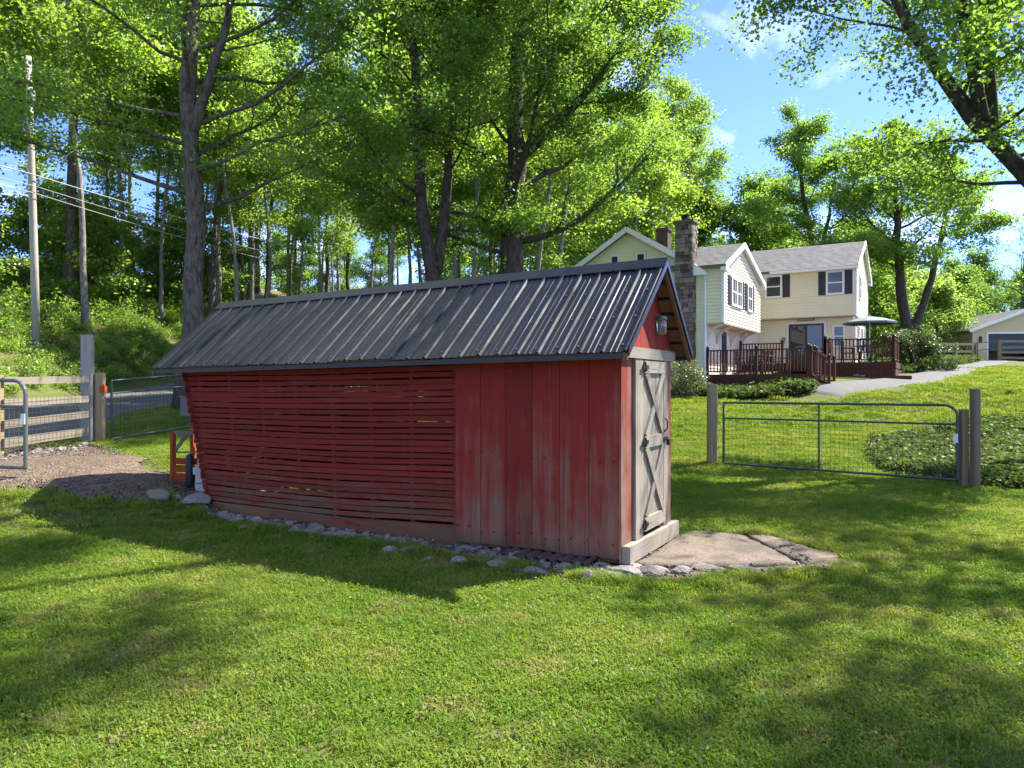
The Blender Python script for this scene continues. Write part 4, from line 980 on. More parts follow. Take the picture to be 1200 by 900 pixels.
def window(axis_, c, a0, a1, z0, z1, out, parent=house, mull=0, cols=0, dark=False, sash=True):
    def B(mb, p0, p1, o0, o1, q0, q1):
        o = sorted((c + out * o0, c + out * o1))
        return mb.box(p0, p1, o[0], o[1], q0, q1) if axis_ == 'x' else mb.box(o[0], o[1], p0, p1, q0, q1)
    w = 0.085; fm = M['dark_frame'] if dark else M['white_trim']
    f = MB(); B(f, a0, a1, 0.0, 0.065, z1 - w, z1); B(f, a0, a1, 0.0, 0.075, z0, z0 + w); B(f, a0, a0 + w, 0.0, 0.063, z0 + w, z1 - w); B(f, a1 - w, a1, 0.0, 0.063, z0 + w, z1 - w)
    win = f.build('window', fm, parent)
    B(MB(), a0 + w, a1 - w, 0.0, 0.034, z0 + w, z1 - w).build('pane', M['glass'], win)
    zm = (z0 + z1) / 2; m = MB(); used = False
    if sash: B(m, a0 + w, a1 - w, 0.034, 0.056, zm - 0.03, zm + 0.03); used = True
    for k in range(mull):
        a = a0 + (a1 - a0) * (k + 1) / (mull + 1); B(m, a - 0.05, a + 0.05, 0.034, 0.060, z0 + w, z1 - w); used = True
    for k in range(cols):
        a = a0 + (a1 - a0) * (k + 1) / (cols + 1); B(m, a - 0.014, a + 0.014, 0.034, 0.050, z0 + w, z1 - w); used = True
    if used: m.build('sash_bars', fm, win)
    return win
def shutter(axis_, c, a0, a1, z0, z1, out):
    def B(mb, p0, p1, o0, o1, q0, q1):
        o = sorted((c + out * o0, c + out * o1)); return mb.box(p0, p1, o[0], o[1], q0, q1) if axis_ == 'x' else mb.box(o[0], o[1], p0, p1, q0, q1)
    mb = MB(); B(mb, a0, a1, 0.024, 0.05, z0, z1)
    n = 9
    for k in range(n):
        q = z0 + 0.08 + (z1 - z0 - 0.16) * k / n; B(mb, a0 + 0.04, a1 - 0.04, 0.05, 0.062, q, q + 0.06)
    return mb.build('shutter', M['shutter'], house)
CRM, WHT, YEL = M['cream_siding'], M['white_siding'], M['yellow_siding']
GZ0 = 1.3
# wing: lower storey (set back) and upper storey (jettied)
siding(CRM, 'x', 9.5, 0.0, 4.35, 2.3, 5.05, -1)
siding(CRM, 'x', 9.0, 0.0, 4.45, 5.05, 7.32, -1)
MB().box(0.0, 4.45, 8.98, 9.6, 5.0, 5.045).build('jetty_soffit', M['soffit'], house)
ridge_y = 12.1; zE, zA = 7.36, 8.86
def gclip(z): 
    if z <= zE: return (9.0, 15.2)
    f = (z - zE) / (zA - zE); return (9.0 + (ridge_y - 9.0) * f, 15.2 - (15.2 - ridge_y) * f)
siding(CRM, 'y', 4.45, 9.0, 15.2, 5.05, 8.95, 1, gclip)
siding(CRM, 'y', 4.35, 9.5, 15.2, 2.3, 5.05, 1)
MB().box(4.36, 4.50, 8.94, 9.08, 5.02, 7.3).build('corner_trim', M['white_trim'], house)
MB().box(4.28, 4.40, 9.42, 9.54, 2.3, 5.0).build('corner_trim', M['white_trim'], house)
# downspout at wing corner
MB().tube([(4.52, 8.9, 7.2), (4.50, 8.92, 5.2), (4.46, 9.2, 4.95), (4.42, 9.4, 4.8), (4.42, 9.4, 2.9)], 0.035, 6).build('downspout', M['white_trim'], house)
def slope_roof(name, p, th=0.10, mat=None, parent=None):
    """p: four corner points (eave a, eave b, ridge b, ridge a), shingle courses as stepped rows"""
    a, b, c_, d = [Vector(q) for q in p]; n = (b - a).cross(d - a).normalized()
    if n.z < 0: n = -n
    mb = MB(); rows = max(2, int((d - a).length / 0.19))
    for i in range(rows):
        f0, f1 = i / rows, (i + 1) / rows
        l0, r0 = a.lerp(d, f0), b.lerp(c_, f0); l1, r1 = a.lerp(d, f1), b.lerp(c_, f1)
        mb.add([l0 + n * 0.022, r0 + n * 0.022, r1 + n * 0.004, l1 + n * 0.004, l0 - n * th, r0 - n * th, r1 - n * th, l1 - n * th],
               [(0, 1, 2, 3), (0, 4, 5, 1), (4, 7, 6, 5), (0, 3, 7, 4), (1, 5, 6, 2), (3, 2, 6, 7)])
    return mb.build(name, mat or M['shingle'], parent or house)
EO = 0.35; pz = (zA - zE) / (ridge_y - 9.0)
wr = slope_roof('roof', [(-3.5, 9.0 - EO, zE - EO * pz + 0.12), (4.62, 9.0 - EO, zE - EO * pz + 0.12), (4.62, ridge_y, zA + 0.12), (-3.5, ridge_y, zA + 0.12)])
slope_roof('roof', [(-3.5, 15.2 + EO, zE - EO * pz + 0.12), (4.62, 15.2 + EO, zE - EO * pz + 0.12), (4.62, ridge_y, zA + 0.12), (-3.5, ridge_y, zA + 0.12)])
# white rake boards with returns on the wing gable, gutter along the eave
for s, ye in ((-1, 9.0 - EO), (1, 15.2 + EO)):
    MB().bar((4.635, ye, zE - EO * pz + 0.05), (4.635, ridge_y, zA + 0.05), 0.03, 0.22).build('rake_board', M['white_trim'], house)
    MB().bar((4.54, ye, zE - EO * pz - 0.02), (4.60, ridge_y, zA - 0.02), 0.16, 0.02).build('rake_soffit', M['white_trim'], house)
MB().box(4.47, 4.65, 15.0, 15.2 + EO + 0.03, zE - EO * pz - 0.10, zE - EO * pz + 0.04).build('eave_return', M['white_trim'], house)
MB().box(0.7, 4.63, 9.0 - EO - 0.09, 9.0 - EO + 0.02, zE - EO * pz - 0.02, zE - EO * pz + 0.10).build('gutter', M['white_trim'], house)
MB().box(0.02, 4.44, 9.0 - EO + 0.02, 8.97, zE - EO * pz - 0.035, zE - EO * pz - 0.005).build('eave_soffit', M['white_trim'], house)
window('x', 8.99, 0.40, 1.21, 6.04, 7.16, -1, cols=0); shutter('x', 9.0, 1.23, 1.57, 6.04, 7.18, -1)
window('x', 8.99, 3.20, 4.00, 6.03, 7.17, -1); shutter('x', 9.0, 2.86, 3.18, 6.03, 7.19, -1); shutter('x', 9.0, 4.02, 4.34, 6.03, 7.19, -1)
window('y', 4.46, 10.5, 11.3, 5.9, 7.1, 1); window('y', 4.36, 10.6, 11.5, 3.4, 4.7, 1); window('y', 4.36, 12.4, 13.2, 3.4, 4.7, 1)
# sliding glass door, small window, plaque, wall lamp
slider = window('x', 9.49, 1.43, 3.04, 2.75, 4.74, -1, mull=1, dark=True, sash=False); slider.name = 'sliding_door'
MB().box(1.33, 1.42, 9.43, 9.50, 2.75, 4.83).box(3.05, 3.14, 9.43, 9.50, 2.75, 4.83).box(1.42, 3.05, 9.43, 9.50, 4.745, 4.83).build('door_casing', M['white_trim'], house)
window('x', 9.49, 3.42, 3.98, 3.55, 4.62, -1)
pq = thing('name_plaque', 'small brown wooden plaque above the sliding glass door', 'plaque', (*house_w(2.24, 9.44), 4.88), HA)
MB().box(-0.40, 0.40, -0.02, 0.03, 0, 0.15).build('board', M['sign_wood'], pq)
mb = MB()
for k in range(9): mb.box(-0.32 + k * 0.072, -0.32 + k * 0.072 + 0.045, -0.025, -0.02, 0.05, 0.10)
mb.build('lettering', M['sign_paint'], pq)
wl_ = MB().box(-0.05, 0.05, -0.10, 0.0, 0, 0.22).box(-0.07, 0.07, -0.12, 0.0, 0.22, 0.25).build('wall_lamp', M['dark_frame'], None, loc=(*house_w(1.18, 9.46), 3.85), rot=(0, 0, HA)); tag(wl_, 'small black wall lamp left of the sliding glass door', 'lamp')
# left block: side wall facing the deck, front gable with chimney, bump-out
siding(WHT, 'y', 0.0, 0.0, 9.5, 1.9, 4.3, 1)
siding(CRM, 'y', 0.0, 6.5, 9.0, 4.3, 6.6, 1)
gw0, gw1, gap_, gze, gza = -5.4, 0.0, -3.15, 6.75, 8.12
def fclip(z):
    if z <= gze: return (gw0, gw1 if z < 6.05 else -0.45)
    f = (z - gze) / (gza - gze); return (gw0 + (gap_ - gw0) * f, -0.9 + (gap_ + 0.9) * f)
siding(YEL, 'x', 0.0, gw0, gw1, GZ0, 8.1, -1, fclip)
MB().box(-0.10, 0.05, -0.05, 0.10, GZ0, 6.5).build('corner_trim', M['white_trim'], house)
# main roof over the front gable (ridge runs back)
gp = (gza - gze) / (gap_ - gw0); e2 = 0.35
slope_roof('roof', [(gw0 - e2, -0.35, gze - e2 * gp + 0.12), (gw0 - e2, 11, gze - e2 * gp + 0.12), (gap_, 11, gza + 0.12), (gap_, -0.35, gza + 0.12)])
slope_roof('roof', [(-0.55, -0.35, gze - 0.1), (-0.55, 11, gze - 0.1), (gap_, 11, gza + 0.12), (gap_, -0.35, gza + 0.12)])
for xe, ze in ((gw0 - e2, gze - e2 * gp + 0.04), (-0.55, gze - 0.18)):
    MB().bar((xe, -0.37, ze), (gap_, -0.37, gza + 0.04), 0.03, 0.20, (0, 0, 1)).build('rake_board', M['white_trim'], house)
window('x', -0.01, -3.84, -3.34, 6.78, 7.28, -1, sash=False) if False else None
window('x', -0.01, -4.02, -3.58, 6.55, 7.22, -1, sash=False); window('x', -0.01, -2.88, -2.42, 6.55, 7.22, -1, sash=False)
# attic vent chimney behind the gable
b = MB().box(-2.95, -2.45, 2.7, 3.2, 7.2, 8.62).box(-3.0, -2.4, 2.65, 3.25, 8.62, 8.72).build('brick_chimney', M['fieldstone'], house)
# fieldstone chimney, stones laid one by one
chv, chf, cha = [], [], []
cr = random.Random(11); cx0, cx1, cy0, cy1, cz0, cz1 = -1.08, -0.38, -0.42, 0.15, 1.2, 8.15
def cbox(x0, x1, y0, y1, z0, z1, a):
    n = len(chv)
    for z in (z0, z1):
        for y in (y0, y1):
            for x in (x0, x1): chv.append((x, y, z))
    for q in [(0, 2, 3, 1), (4, 5, 7, 6), (0, 1, 5, 4), (2, 6, 7, 3), (0, 4, 6, 2), (1, 3, 7, 5)]: chf.append(tuple(i + n for i in q)); cha.append(a)
cbox(cx0 + 0.03, cx1 - 0.03, cy0 + 0.03, cy1, cz0, cz1, 0.05)
z = cz0
while z < cz1:
    hh = cr.uniform(0.10, 0.22); hh = min(hh, cz1 - z + 0.02); x = cx0
    while x < cx1 - 0.02:
        ww = min(cr.uniform(0.14, 0.42), cx1 - x)
        if cx1 - x - ww < 0.08: ww = cx1 - x
        cbox(x + 0.008, x + ww - 0.008, cy0 - cr.uniform(0, 0.035), cy0 + 0.06, z + 0.008, z + hh - 0.006, cr.random()); x += ww
    for (xa, xb, sg) in ((cx1 - 0.06, cx1, 1), (cx0, cx0 + 0.06, -1)):
        y = cy0
        while y < cy1 - 0.02:
            ww = min(cr.uniform(0.14, 0.40), cy1 - y); o_ = cr.uniform(0, 0.03)
            cbox(xa - (o_ if sg < 0 else 0), xb + (o_ if sg > 0 else 0), y + 0.065 if y == cy0 else y + 0.008, y + ww - 0.008, z + 0.008, z + hh - 0.006, cr.random()); y += ww
    z += hh
chm = bpy.data.meshes.new('chimney'); chm.from_pydata(chv, [], chf); at_ = chm.attributes.new('rnd', 'FLOAT', 'FACE'); at_.data.foreach_set('value', cha); chm.materials.append(M['fieldstone'])
ch = link_mesh('chimney', chm, None, house)
MB().box(cx0 - 0.06, cx1 + 0.06, cy0 - 0.08, cy1 + 0.05, cz1, cz1 + 0.10).build('chimney_cap', M['concrete'], ch)
MB().box(-0.84, -0.60, -0.36, -0.12, cz1 + 0.10, cz1 + 0.26).box(-0.89, -0.55, -0.41, -0.07, cz1 + 0.30, cz1 + 0.33).tube([(-0.72, -0.24, cz1 + 0.26), (-0.72, -0.24, cz1 + 0.30)], 0.05, 6).build('flue', M['iron'], ch)
# eave return and gutter between chimney and bump-out
MB().prism([(-0.50, -0.35, 6.05), (0.10, -0.35, 6.05), (0.10, -0.35, 6.20), (-0.50, -0.35, 6.62)], (0, 0.5, 0)).build('eave_return', M['white_trim'], house)
MB().tube([(0.08, -0.3, 6.0), (0.02, -0.14, 5.85), (0.02, -0.1, 5.6), (0.02, -0.1, 1.7)], 0.04, 6).build('downspout', M['white_trim'], house)
# bump-out
BP = 0.70; b0, b1, bz0, bze, bza, bm_ = 0.0, 6.4, 4.2, 6.42, 7.58, 2.75
def bclip(z):
    if z <= bze: return (b0, b1)
    f = (z - bze) / (bza - bze); return (b0 + (bm_ - b0) * f, b1 - (b1 - bm_) * f)
siding(WHT, 'y', BP, b0, b1, bz0, bza - 0.03, 1, bclip)
siding(CRM, 'x', b0, -0.02, BP, bz0, bze, -1)
siding(CRM, 'x', b1, 0.0, BP, bz0, bze, 1)
MB().box(0.02, BP + 0.02, b0, b1, bz0 - 0.05, bz0 - 0.005).build('bump_soffit', M['soffit'], house)
MB().box(BP - 0.06, BP + 0.05, b0 - 0.05, b0 + 0.06, bz0, bze).build('corner_trim', M['white_trim'], house)
bo = 0.32; bs0, bs1 = (bza - bze) / (bm_ - b0), (bza - bze) / (b1 - bm_)
slope_roof('roof', [(BP + 0.18, b0 - bo, bze - bo * bs0 + 0.12), (-2.9, b0 - bo, bze - bo * bs0 + 0.12), (-2.9, bm_, bza + 0.12), (BP + 0.18, bm_, bza + 0.12)])
slope_roof('roof', [(BP + 0.18, b1 + bo, bze - bo * bs1 + 0.12), (-2.9, b1 + bo, bze - bo * bs1 + 0.12), (-2.9, bm_, bza + 0.12), (BP + 0.18, bm_, bza + 0.12)])
for ye, sl in ((b0 - bo, bs0), (b1 + bo, bs1)):
    MB().bar((BP + 0.195, ye, bze - bo * sl + 0.04), (BP + 0.195, bm_, bza + 0.04), 0.03, 0.22).build('rake_board', M['white_trim'], house)
    MB().bar((BP + 0.10, ye, bze - bo * sl - 0.02), (BP + 0.10, bm_, bza - 0.02), 0.16, 0.02).build('rake_soffit', M['white_trim'], house)
    MB().box(BP + 0.0, BP + 0.21, ye - 0.05, ye + 0.40 if ye < 1 else ye + 0.05, bze - bo * sl - 0.12, bze - bo * sl + 0.02).build('eave_return', M['white_trim'], house)
window('y', BP + 0.01, 1.10, 2.80, 4.95, 6.12, 1, mull=1, cols=5); shutter('y', BP, 0.62, 1.06, 4.95, 6.14, 1); shutter('y', BP, 2.84, 3.22, 4.95, 6.14, 1)
window('y', BP + 0.01, 3.80, 4.66, 4.95, 6.12, 1, cols=1); shutter('y', BP, 3.42, 3.77, 4.95, 6.14, 1); shutter('y', BP, 4.69, 5.05, 4.95, 6.14, 1)
# brackets under the bump-out, curved
for yb_ in (0.15, 1.55, 3.75, 5.6):
    pts = [(0.03, yb_, 3.45), (0.10, yb_, 3.75), (0.28, yb_, 3.98), (0.62, yb_, 4.12)]
    mb = MB()
    for a, c_ in zip(pts[:-1], pts[1:]): mb.bar(a, c_, 0.09, 0.10, (0, 1, 0))
    mb.build('bracket', M['soffit'], house)
dr = MB().box(0.026, 0.06, 2.15, 3.0, 2.26, 4.0).build('door', M['dark_frame'], house)
MB().box(0.06, 0.075, 2.28, 2.87, 2.5, 3.85).build('pane', M['glass'], dr)
MB().box(0.02, 0.07, 2.05, 2.14, 2.26, 4.09).box(0.02, 0.07, 3.01, 3.10, 2.26, 4.09).box(0.02, 0.07, 2.14, 3.01, 4.005, 4.09).build('door_casing', M['white_trim'], house)
# body of the house behind (far walls)
MB().box(-5.3, -0.11, 0.11, 11, GZ0, 6.3).build('wall', CRM, house)
MB().box(-3.4, 4.33, 9.61, 15.1, 1.8, 7.2).build('wall', CRM, house)

# ------------------------------------------------------------------ decks
DK = M['deck_wood']
def deck(name, label, loc_z=0):
    return thing(name, label, 'deck', (HX, HY, 0), HA)
bal_me = MB().box(-0.022, 0.022, -0.022, 0.022, 0.0, 0.78).mesh('baluster'); bal_me.materials.append(DK)
post_me = MB().box(-0.05, 0.05, -0.05, 0.05, -0.25, 1.0).box(-0.065, 0.065, -0.065, 0.065, 1.0, 1.03).mesh('deck_post'); post_me.materials.append(DK)
ball_me = MB().lathe([(0.0, 0), (0.03, 0.0), (0.05, 0.04), (0.03, 0.08), (0.0, 0.09)], 8).mesh('finial', True); ball_me.materials.append(M['brass'])
def railing(dk, a, b, z, z2=None, posts=True, step=0.125):
    z2 = z if z2 is None else z2; L = math.hypot(b[0] - a[0], b[1] - a[1]); n = max(1, int(round(L / 1.75)))
    A = Vector((a[0], a[1], z)); B = Vector((b[0], b[1], z2)); ang = math.atan2(b[1] - a[1], b[0] - a[0])
    MB().bar(A + Vector((0, 0, 0.93)), B + Vector((0, 0, 0.93)), 0.10, 0.045).build('top_rail', DK, dk); MB().bar(A + Vector((0, 0, 0.12)), B + Vector((0, 0, 0.12)), 0.06, 0.045).build('bottom_rail', DK, dk)
    for i in range(n + 1):
        p = A.lerp(B, i / n); o = link_mesh('post', post_me, None, dk, p, (0, 0, ang)); link_mesh('finial', ball_me, None, o, (0, 0, 1.03))
    m = int(L / step)
    for i in range(1, m):
        t = i / m
        if min(abs(t - k / n) for k in range(n + 1)) * L < 0.08: continue
        link_mesh('baluster', bal_me, None, dk, A.lerp(B, t) + Vector((0, 0, 0.13)), (0, 0, ang))
def floor_boards(dk, x0, x1, y0, y1, z, mat, step=0.14):
    n = int((y1 - y0) / step)
    me = MB().box(0, x1 - x0, 0.003, step - 0.006, -0.035, 0.0).mesh('deck_board'); me.materials.append(mat)
    for i in range(n): link_mesh('deck_board', me, None, dk, (x0, y0 + i * step, z))
def skirt(dk, a, b, z0, z1, step=0.14):
    L = math.hypot(b[0] - a[0], b[1] - a[1]); n = max(1, int(L / step)); ang = math.atan2(b[1] - a[1], b[0] - a[0])
    me = MB().box(0.003, L / n - 0.006, -0.012, 0.012, z0, z1).mesh('skirt_board'); me.materials.append(DK)
    for i in range(n): link_mesh('skirt_board', me, None, dk, (a[0] + (b[0] - a[0]) * i / n, a[1] + (b[1] - a[1]) * i / n, 0), (0, 0, ang))
low = deck('lower_deck', 'lower brown timber deck with railing in front of the side door')
Z1 = 2.17
floor_boards(low, 0.1, 3.85, -0.05, 5.0, Z1, M['deck_red'])
MB().box(0.06, 3.90, -0.10, -0.06, Z1 - 0.24, Z1 + 0.005).box(3.86, 3.90, -0.06, 5.0, Z1 - 0.24, Z1 + 0.005).build('rim_joist', DK, low)
skirt(low, (0.06, -0.07), (3.88, -0.07), 1.1, Z1 - 0.22); skirt(low, (3.87, -0.05), (3.87, 5.0), 1.2, Z1 - 0.22)
railing(low, (0.10, -0.02), (3.80, -0.02), Z1); railing(low, (3.80, 1.35), (3.80, 3.4), Z1)
# stair from the lower deck to the path, descending +x
for i in range(2):
    MB().box(3.90 + 0.29 * i, 3.90 + 0.29 * (i + 1) + 0.02, 0.05, 1.30, Z1 - 0.17 * (i + 1) - 0.04, Z1 - 0.17 * (i + 1)).build('stair_tread', M['deck_red'], low)
for yy in (0.02, 1.32): MB().bar((3.85, yy, Z1 - 0.12), (4.55, yy, Z1 - 0.50), 0.04, 0.24).build('stringer', DK, low)
railing(low, (3.88, 0.0), (4.50, 0.0), Z1 - 0.05, Z1 - 0.40); railing(low, (3.88, 1.34), (4.50, 1.34), Z1 - 0.05, Z1 - 0.40)
up = deck('upper_deck', 'upper brown timber deck with railing outside the sliding glass door')
Z2 = 2.66
floor_boards(up, 0.1, 2.0, 5.0, 9.45, Z2, M['deck_red']); floor_boards(up, 2.0, 6.4, 3.5, 9.45, Z2, M['deck_red'])
MB().box(1.96, 6.44, 3.44, 3.48, Z2 - 0.24, Z2 + 0.005).box(0.1, 1.95, 4.94, 4.98, Z2 - 0.24, Z2 + 0.005).box(6.41, 6.45, 3.48, 9.4, Z2 - 0.24, Z2 + 0.005).build('rim_joist', DK, up)
skirt(up, (3.9, 3.47), (6.42, 3.47), 1.5, Z2 - 0.22); skirt(up, (6.42, 3.5), (6.42, 9.4), 1.6, Z2 - 0.22); skirt(up, (0.1, 4.97), (1.96, 4.97), 2.0, Z2 - 0.22)
railing(up, (0.15, 5.05), (1.95, 5.05), Z2); railing(up, (3.9, 3.52), (6.36, 3.52), Z2); railing(up, (6.36, 3.52), (6.36, 9.3), Z2); railing(up, (3.9, 3.52), (3.9, 4.8), Z2)
MB().box(6.0, 7.0, 2.9, 3.4, 1.9, 2.12).build('step_box', DK, up)
# parasol
uxw, uyw = house_w(5.35, 5.6)
par = thing('patio_umbrella', 'open slate-grey patio umbrella over the upper deck', 'umbrella', (uxw, uyw, Z2))
MB().tube([(0, 0, 0.0), (0, 0, 2.06)], 0.025, 8).build('pole', M['white_trim'], par); MB().lathe([(0.0, 0), (0.25, 0), (0.25, 0.05), (0.06, 0.08), (0.04, 0.25), (0, 0.25)], 16).build('base', M['iron'], par)
vs, fs = [(0, 0, 2.0)], []
for k in range(8):
    a = k * math.pi / 4 + 0.2
    for (r_, z_) in ((0.55, 1.90), (1.05, 1.74), (1.05, 1.66)): vs.append((r_ * math.cos(a), r_ * math.sin(a), z_))
for k in range(8):
    i, j = 1 + 3 * k, 1 + 3 * ((k + 1) % 8); fs += [(0, i, j), (i, i + 1, j + 1, j), (i + 1, i + 2, j + 2, j + 1)]
cp = MB().add(vs, fs).build('canopy', M['canvas'], par); cp.modifiers.new('thickness', 'SOLIDIFY').thickness = 0.006
for k in range(8):
    a = k * math.pi / 4 + 0.2; MB().tube([(0, 0, 1.95), (0.55 * math.cos(a), 0.55 * math.sin(a), 1.87), (1.02 * math.cos(a), 1.02 * math.sin(a), 1.72)], 0.009, 4).build('rib', M['iron'], par)
# patio furniture
def table(lx, ly, z, label):
    t = thing('patio_table', label, 'table', (*house_w(lx, ly), z), HA)
    MB().lathe([(0.0, 0.70), (0.55, 0.70), (0.56, 0.715), (0.55, 0.73), (0.0, 0.73)], 20).build('tabletop', M['furniture'], t)
    for k in range(4):
        a = k * math.pi / 2 + 0.785; MB().tube([(0.42 * math.cos(a), 0.42 * math.sin(a), 0.0), (0.36 * math.cos(a), 0.36 * math.sin(a), 0.70)], 0.022, 6).build('leg', M['furniture'], t)
def pchair(lx, ly, z, rot, label, group):
    t = thing('patio_chair', label, 'chair', (*house_w(lx, ly), z), HA + rot, group)
    MB().box(-0.24, 0.24, -0.24, 0.24, 0.41, 0.45).build('seat', M['furniture'], t)
    bb = MB().box(-0.25, -0.21, 0.20, 0.25, 0.45, 0.95).box(0.21, 0.25, 0.20, 0.25, 0.45, 0.95).box(-0.21, 0.21, 0.20, 0.25, 0.90, 0.95)
    for k in range(4): bb.box(-0.15 + 0.1 * k - 0.02, -0.15 + 0.1 * k + 0.02, 0.21, 0.24, 0.46, 0.90)
    bb.build('backrest', M['furniture'], t)
    for (a, b_) in ((-.22, -.22), (.22, -.22), (-.22, .22), (.22, .22)): MB().box(a - .02, a + .02, b_ - .02, b_ + .02, 0, 0.41).build('leg', M['furniture'], t)
    for a in (-.25, .25): MB().box(a - .025, a + .025, -.22, .22, 0.62, 0.65).box(a - .02, a + .02, -.22, -.18, 0.45, 0.62).build('armrest', M['furniture'], t)
table(1.9, 1.3, Z1, 'round dark patio table on the lower deck'); table(5.35, 5.0, Z2, 'round dark patio table under the umbrella')
for (lx, ly, r_) in ((1.15, 1.1, 1.4), (2.65, 1.4, -1.6), (1.9, 0.55, math.pi), (1.9, 2.1, 0.1)): pchair(lx, ly, Z1, r_, 'dark patio chair at the table on the lower deck', 'chairs on the lower deck')
for (lx, ly, r_) in ((4.6, 4.9, 1.5), (6.1, 4.9, -1.5), (5.3, 4.2, math.pi)): pchair(lx, ly, Z2, r_, 'dark patio chair at the table under the umbrella', 'chairs on the upper deck')

# ------------------------------------------------------------------ garage and rail fences up the drive
gzb = 3.42
gar = thing('garage', 'tan clapboard garage with dark open door at the end of the path', 'garage', (34.9, 55.0, gzb), R(-4))
def ggc(z):
    if z <= 2.45: return (0.0, 8.4)
    f = (z - 2.45) / 1.55; return (4.2 * f, 8.4 - 4.2 * f)
siding(M['tan_siding'], 'x', 0.0, 0.0, 1.02, -0.3, 2.30, -1, None, 0.15, 'wall', gar); siding(M['tan_siding'], 'x', 0.0, 7.4, 8.4, -0.3, 2.30, -1, None, 0.15, 'wall', gar)
siding(M['tan_siding'], 'x', 0.0, 0, 8.4, 2.30, 3.97, -1, ggc, 0.15, 'wall', gar)
MB().box(0, 0.1, 0.1, 8, -0.3, 2.4).box(8.3, 8.4, 0.1, 8, -0.3, 2.4).box(0.1, 8.3, 7.9, 8, -0.3, 2.4).build('wall', M['tan_siding'], gar)
MB().box(1.02, 1.14, -0.05, 0.02, -0.2, 2.30).box(7.28, 7.40, -0.05, 0.02, -0.2, 2.30).box(1.14, 7.28, -0.05, 0.02, 2.18, 2.30).build('door_casing', M['white_trim'], gar)
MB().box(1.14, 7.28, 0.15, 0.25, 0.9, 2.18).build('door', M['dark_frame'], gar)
slope_roof('roof', [(-0.4, -0.4, 2.42), (-0.4, 8.3, 2.42), (4.2, 8.3, 4.14), (4.2, -0.4, 4.14)], 0.1, None, gar); slope_roof('roof', [(8.8, -0.4, 2.42), (8.8, 8.3, 2.42), (4.2, 8.3, 4.14), (4.2, -0.4, 4.14)], 0.1, None, gar)
for xe in (-0.4, 8.8): MB().bar((xe, -0.42, 2.36), (4.2, -0.42, 4.08), 0.03, 0.20, (0, 0, 1)).build('rake_board', M['white_trim'], gar)
gl = MB().box(-0.08, 0.08, -0.14, 0, 0, 0.32).prism([(-0.12, -0.18, 0.32), (0.12, -0.18, 0.32), (0, -0.07, 0.46)], (0, 0.14, 0)).build('wall_lamp', M['dark_frame'], None, loc=(35.45, 54.92, gzb + 1.55), rot=(0, 0, R(-4))); tag(gl, 'black lantern on the tan garage wall beside its door', 'lamp')
def rail_fence(label, A, B, n_rails, ht, nposts):
    L = math.hypot(B[0] - A[0], B[1] - A[1]); f = thing('rail_fence', label, 'fence', (A[0], A[1], 0), math.atan2(B[1] - A[1], B[0] - A[0]))
    def gz(t): return float(H(A[0] + (B[0] - A[0]) * t, A[1] + (B[1] - A[1]) * t, False))
    for i in range(nposts): t = i / (nposts - 1); MB().box(L * t - 0.09, L * t + 0.09, -0.09, 0.09, gz(t) - 0.3, gz(t) + ht + 0.12, 0.01).build('post', M['post_wood'], f)
    for r_ in range(n_rails):
        for i in range(nposts - 1):
            t0, t1 = i / (nposts - 1), (i + 1) / (nposts - 1); q = 0.22 + (ht - 0.22) * r_ / (n_rails - 1)
            MB().bar((L * t0 + 0.05, 0, gz(t0) + q + rnd.uniform(-.03, .03)), (L * t1 - 0.05, 0, gz(t1) + q + rnd.uniform(-.03, .03)), 0.09, 0.15).build('rail', M['rail_wood_x'], f)
rail_fence('three-rail split timber fence beyond the shrub beside the path', (24.5, 44.5), (31.2, 48.8), 3, 1.15, 4)
rail_fence('four-rail timber fence in front of the garage door', (30.9, 46.0), (40, 44.5), 4, 1.25, 4)
tube_gate('walk_gate', 'narrow tubular walk gate between two rail fences by the garage', (31.2, 48.6), (31.2, 46.2), float(H(31.2, 47.5)) + 0.1, float(H(31.2, 46.2)) + 0.1, 1.2, M['gate_green'], 'B', (), None, 0.4)

# ------------------------------------------------------------------ trees: single ones first
def world_stem(base, pts): return [(p[0] - base[0], p[1] - base[1], p[2] - base[2]) for p in pts]
# big tree this side of the road
m = gen_tree(101, [([(0, 0, 0), (0.1, 0, 5), (-0.05, 0.1, 10), (0.25, 0, 15), (0.1, 0.2, 20)], 0.37, 0.09, 0.29, 30, 5.6),
                   ([(0.05, 0, 8.2), (0.9, -0.3, 11), (1.5, -0.6, 15)], 0.17, 0.05, 0.3, 7, 3.6)], 84000, 0.102, M['bark'], M['leaf_maple'], 9, (0.30, 0.12))
plant_tree('maple_tree', m, (-9.3, 21.0), 0.4, 1.0, 'big old maple with thick gnarled grey trunk this side of the road')
# tree with the heavy side limb behind the ridge
m = gen_tree(102, [([(0, 0, 0), (0.15, 0, 4), (0.22, 0, 9), (0.45, 0.3, 14), (0.3, 0.4, 20)], 0.47, 0.09, 0.22, 28, 5.2),
                   ([(0.25, 0, 8.3), (1.3, -0.3, 9.3), (2.7, -0.5, 10.4), (4.2, -0.8, 13)], 0.23, 0.06, 0.3, 9, 3.4)], 112000, 0.102, M['dark_bark'], M['leaf_maple'], 9, (0.30, 0.12))
plant_tree('maple_tree', m, (-0.14, 24.0), 0.0, 1.0, 'tall dark-trunked maple with one heavy side limb behind the roof ridge')
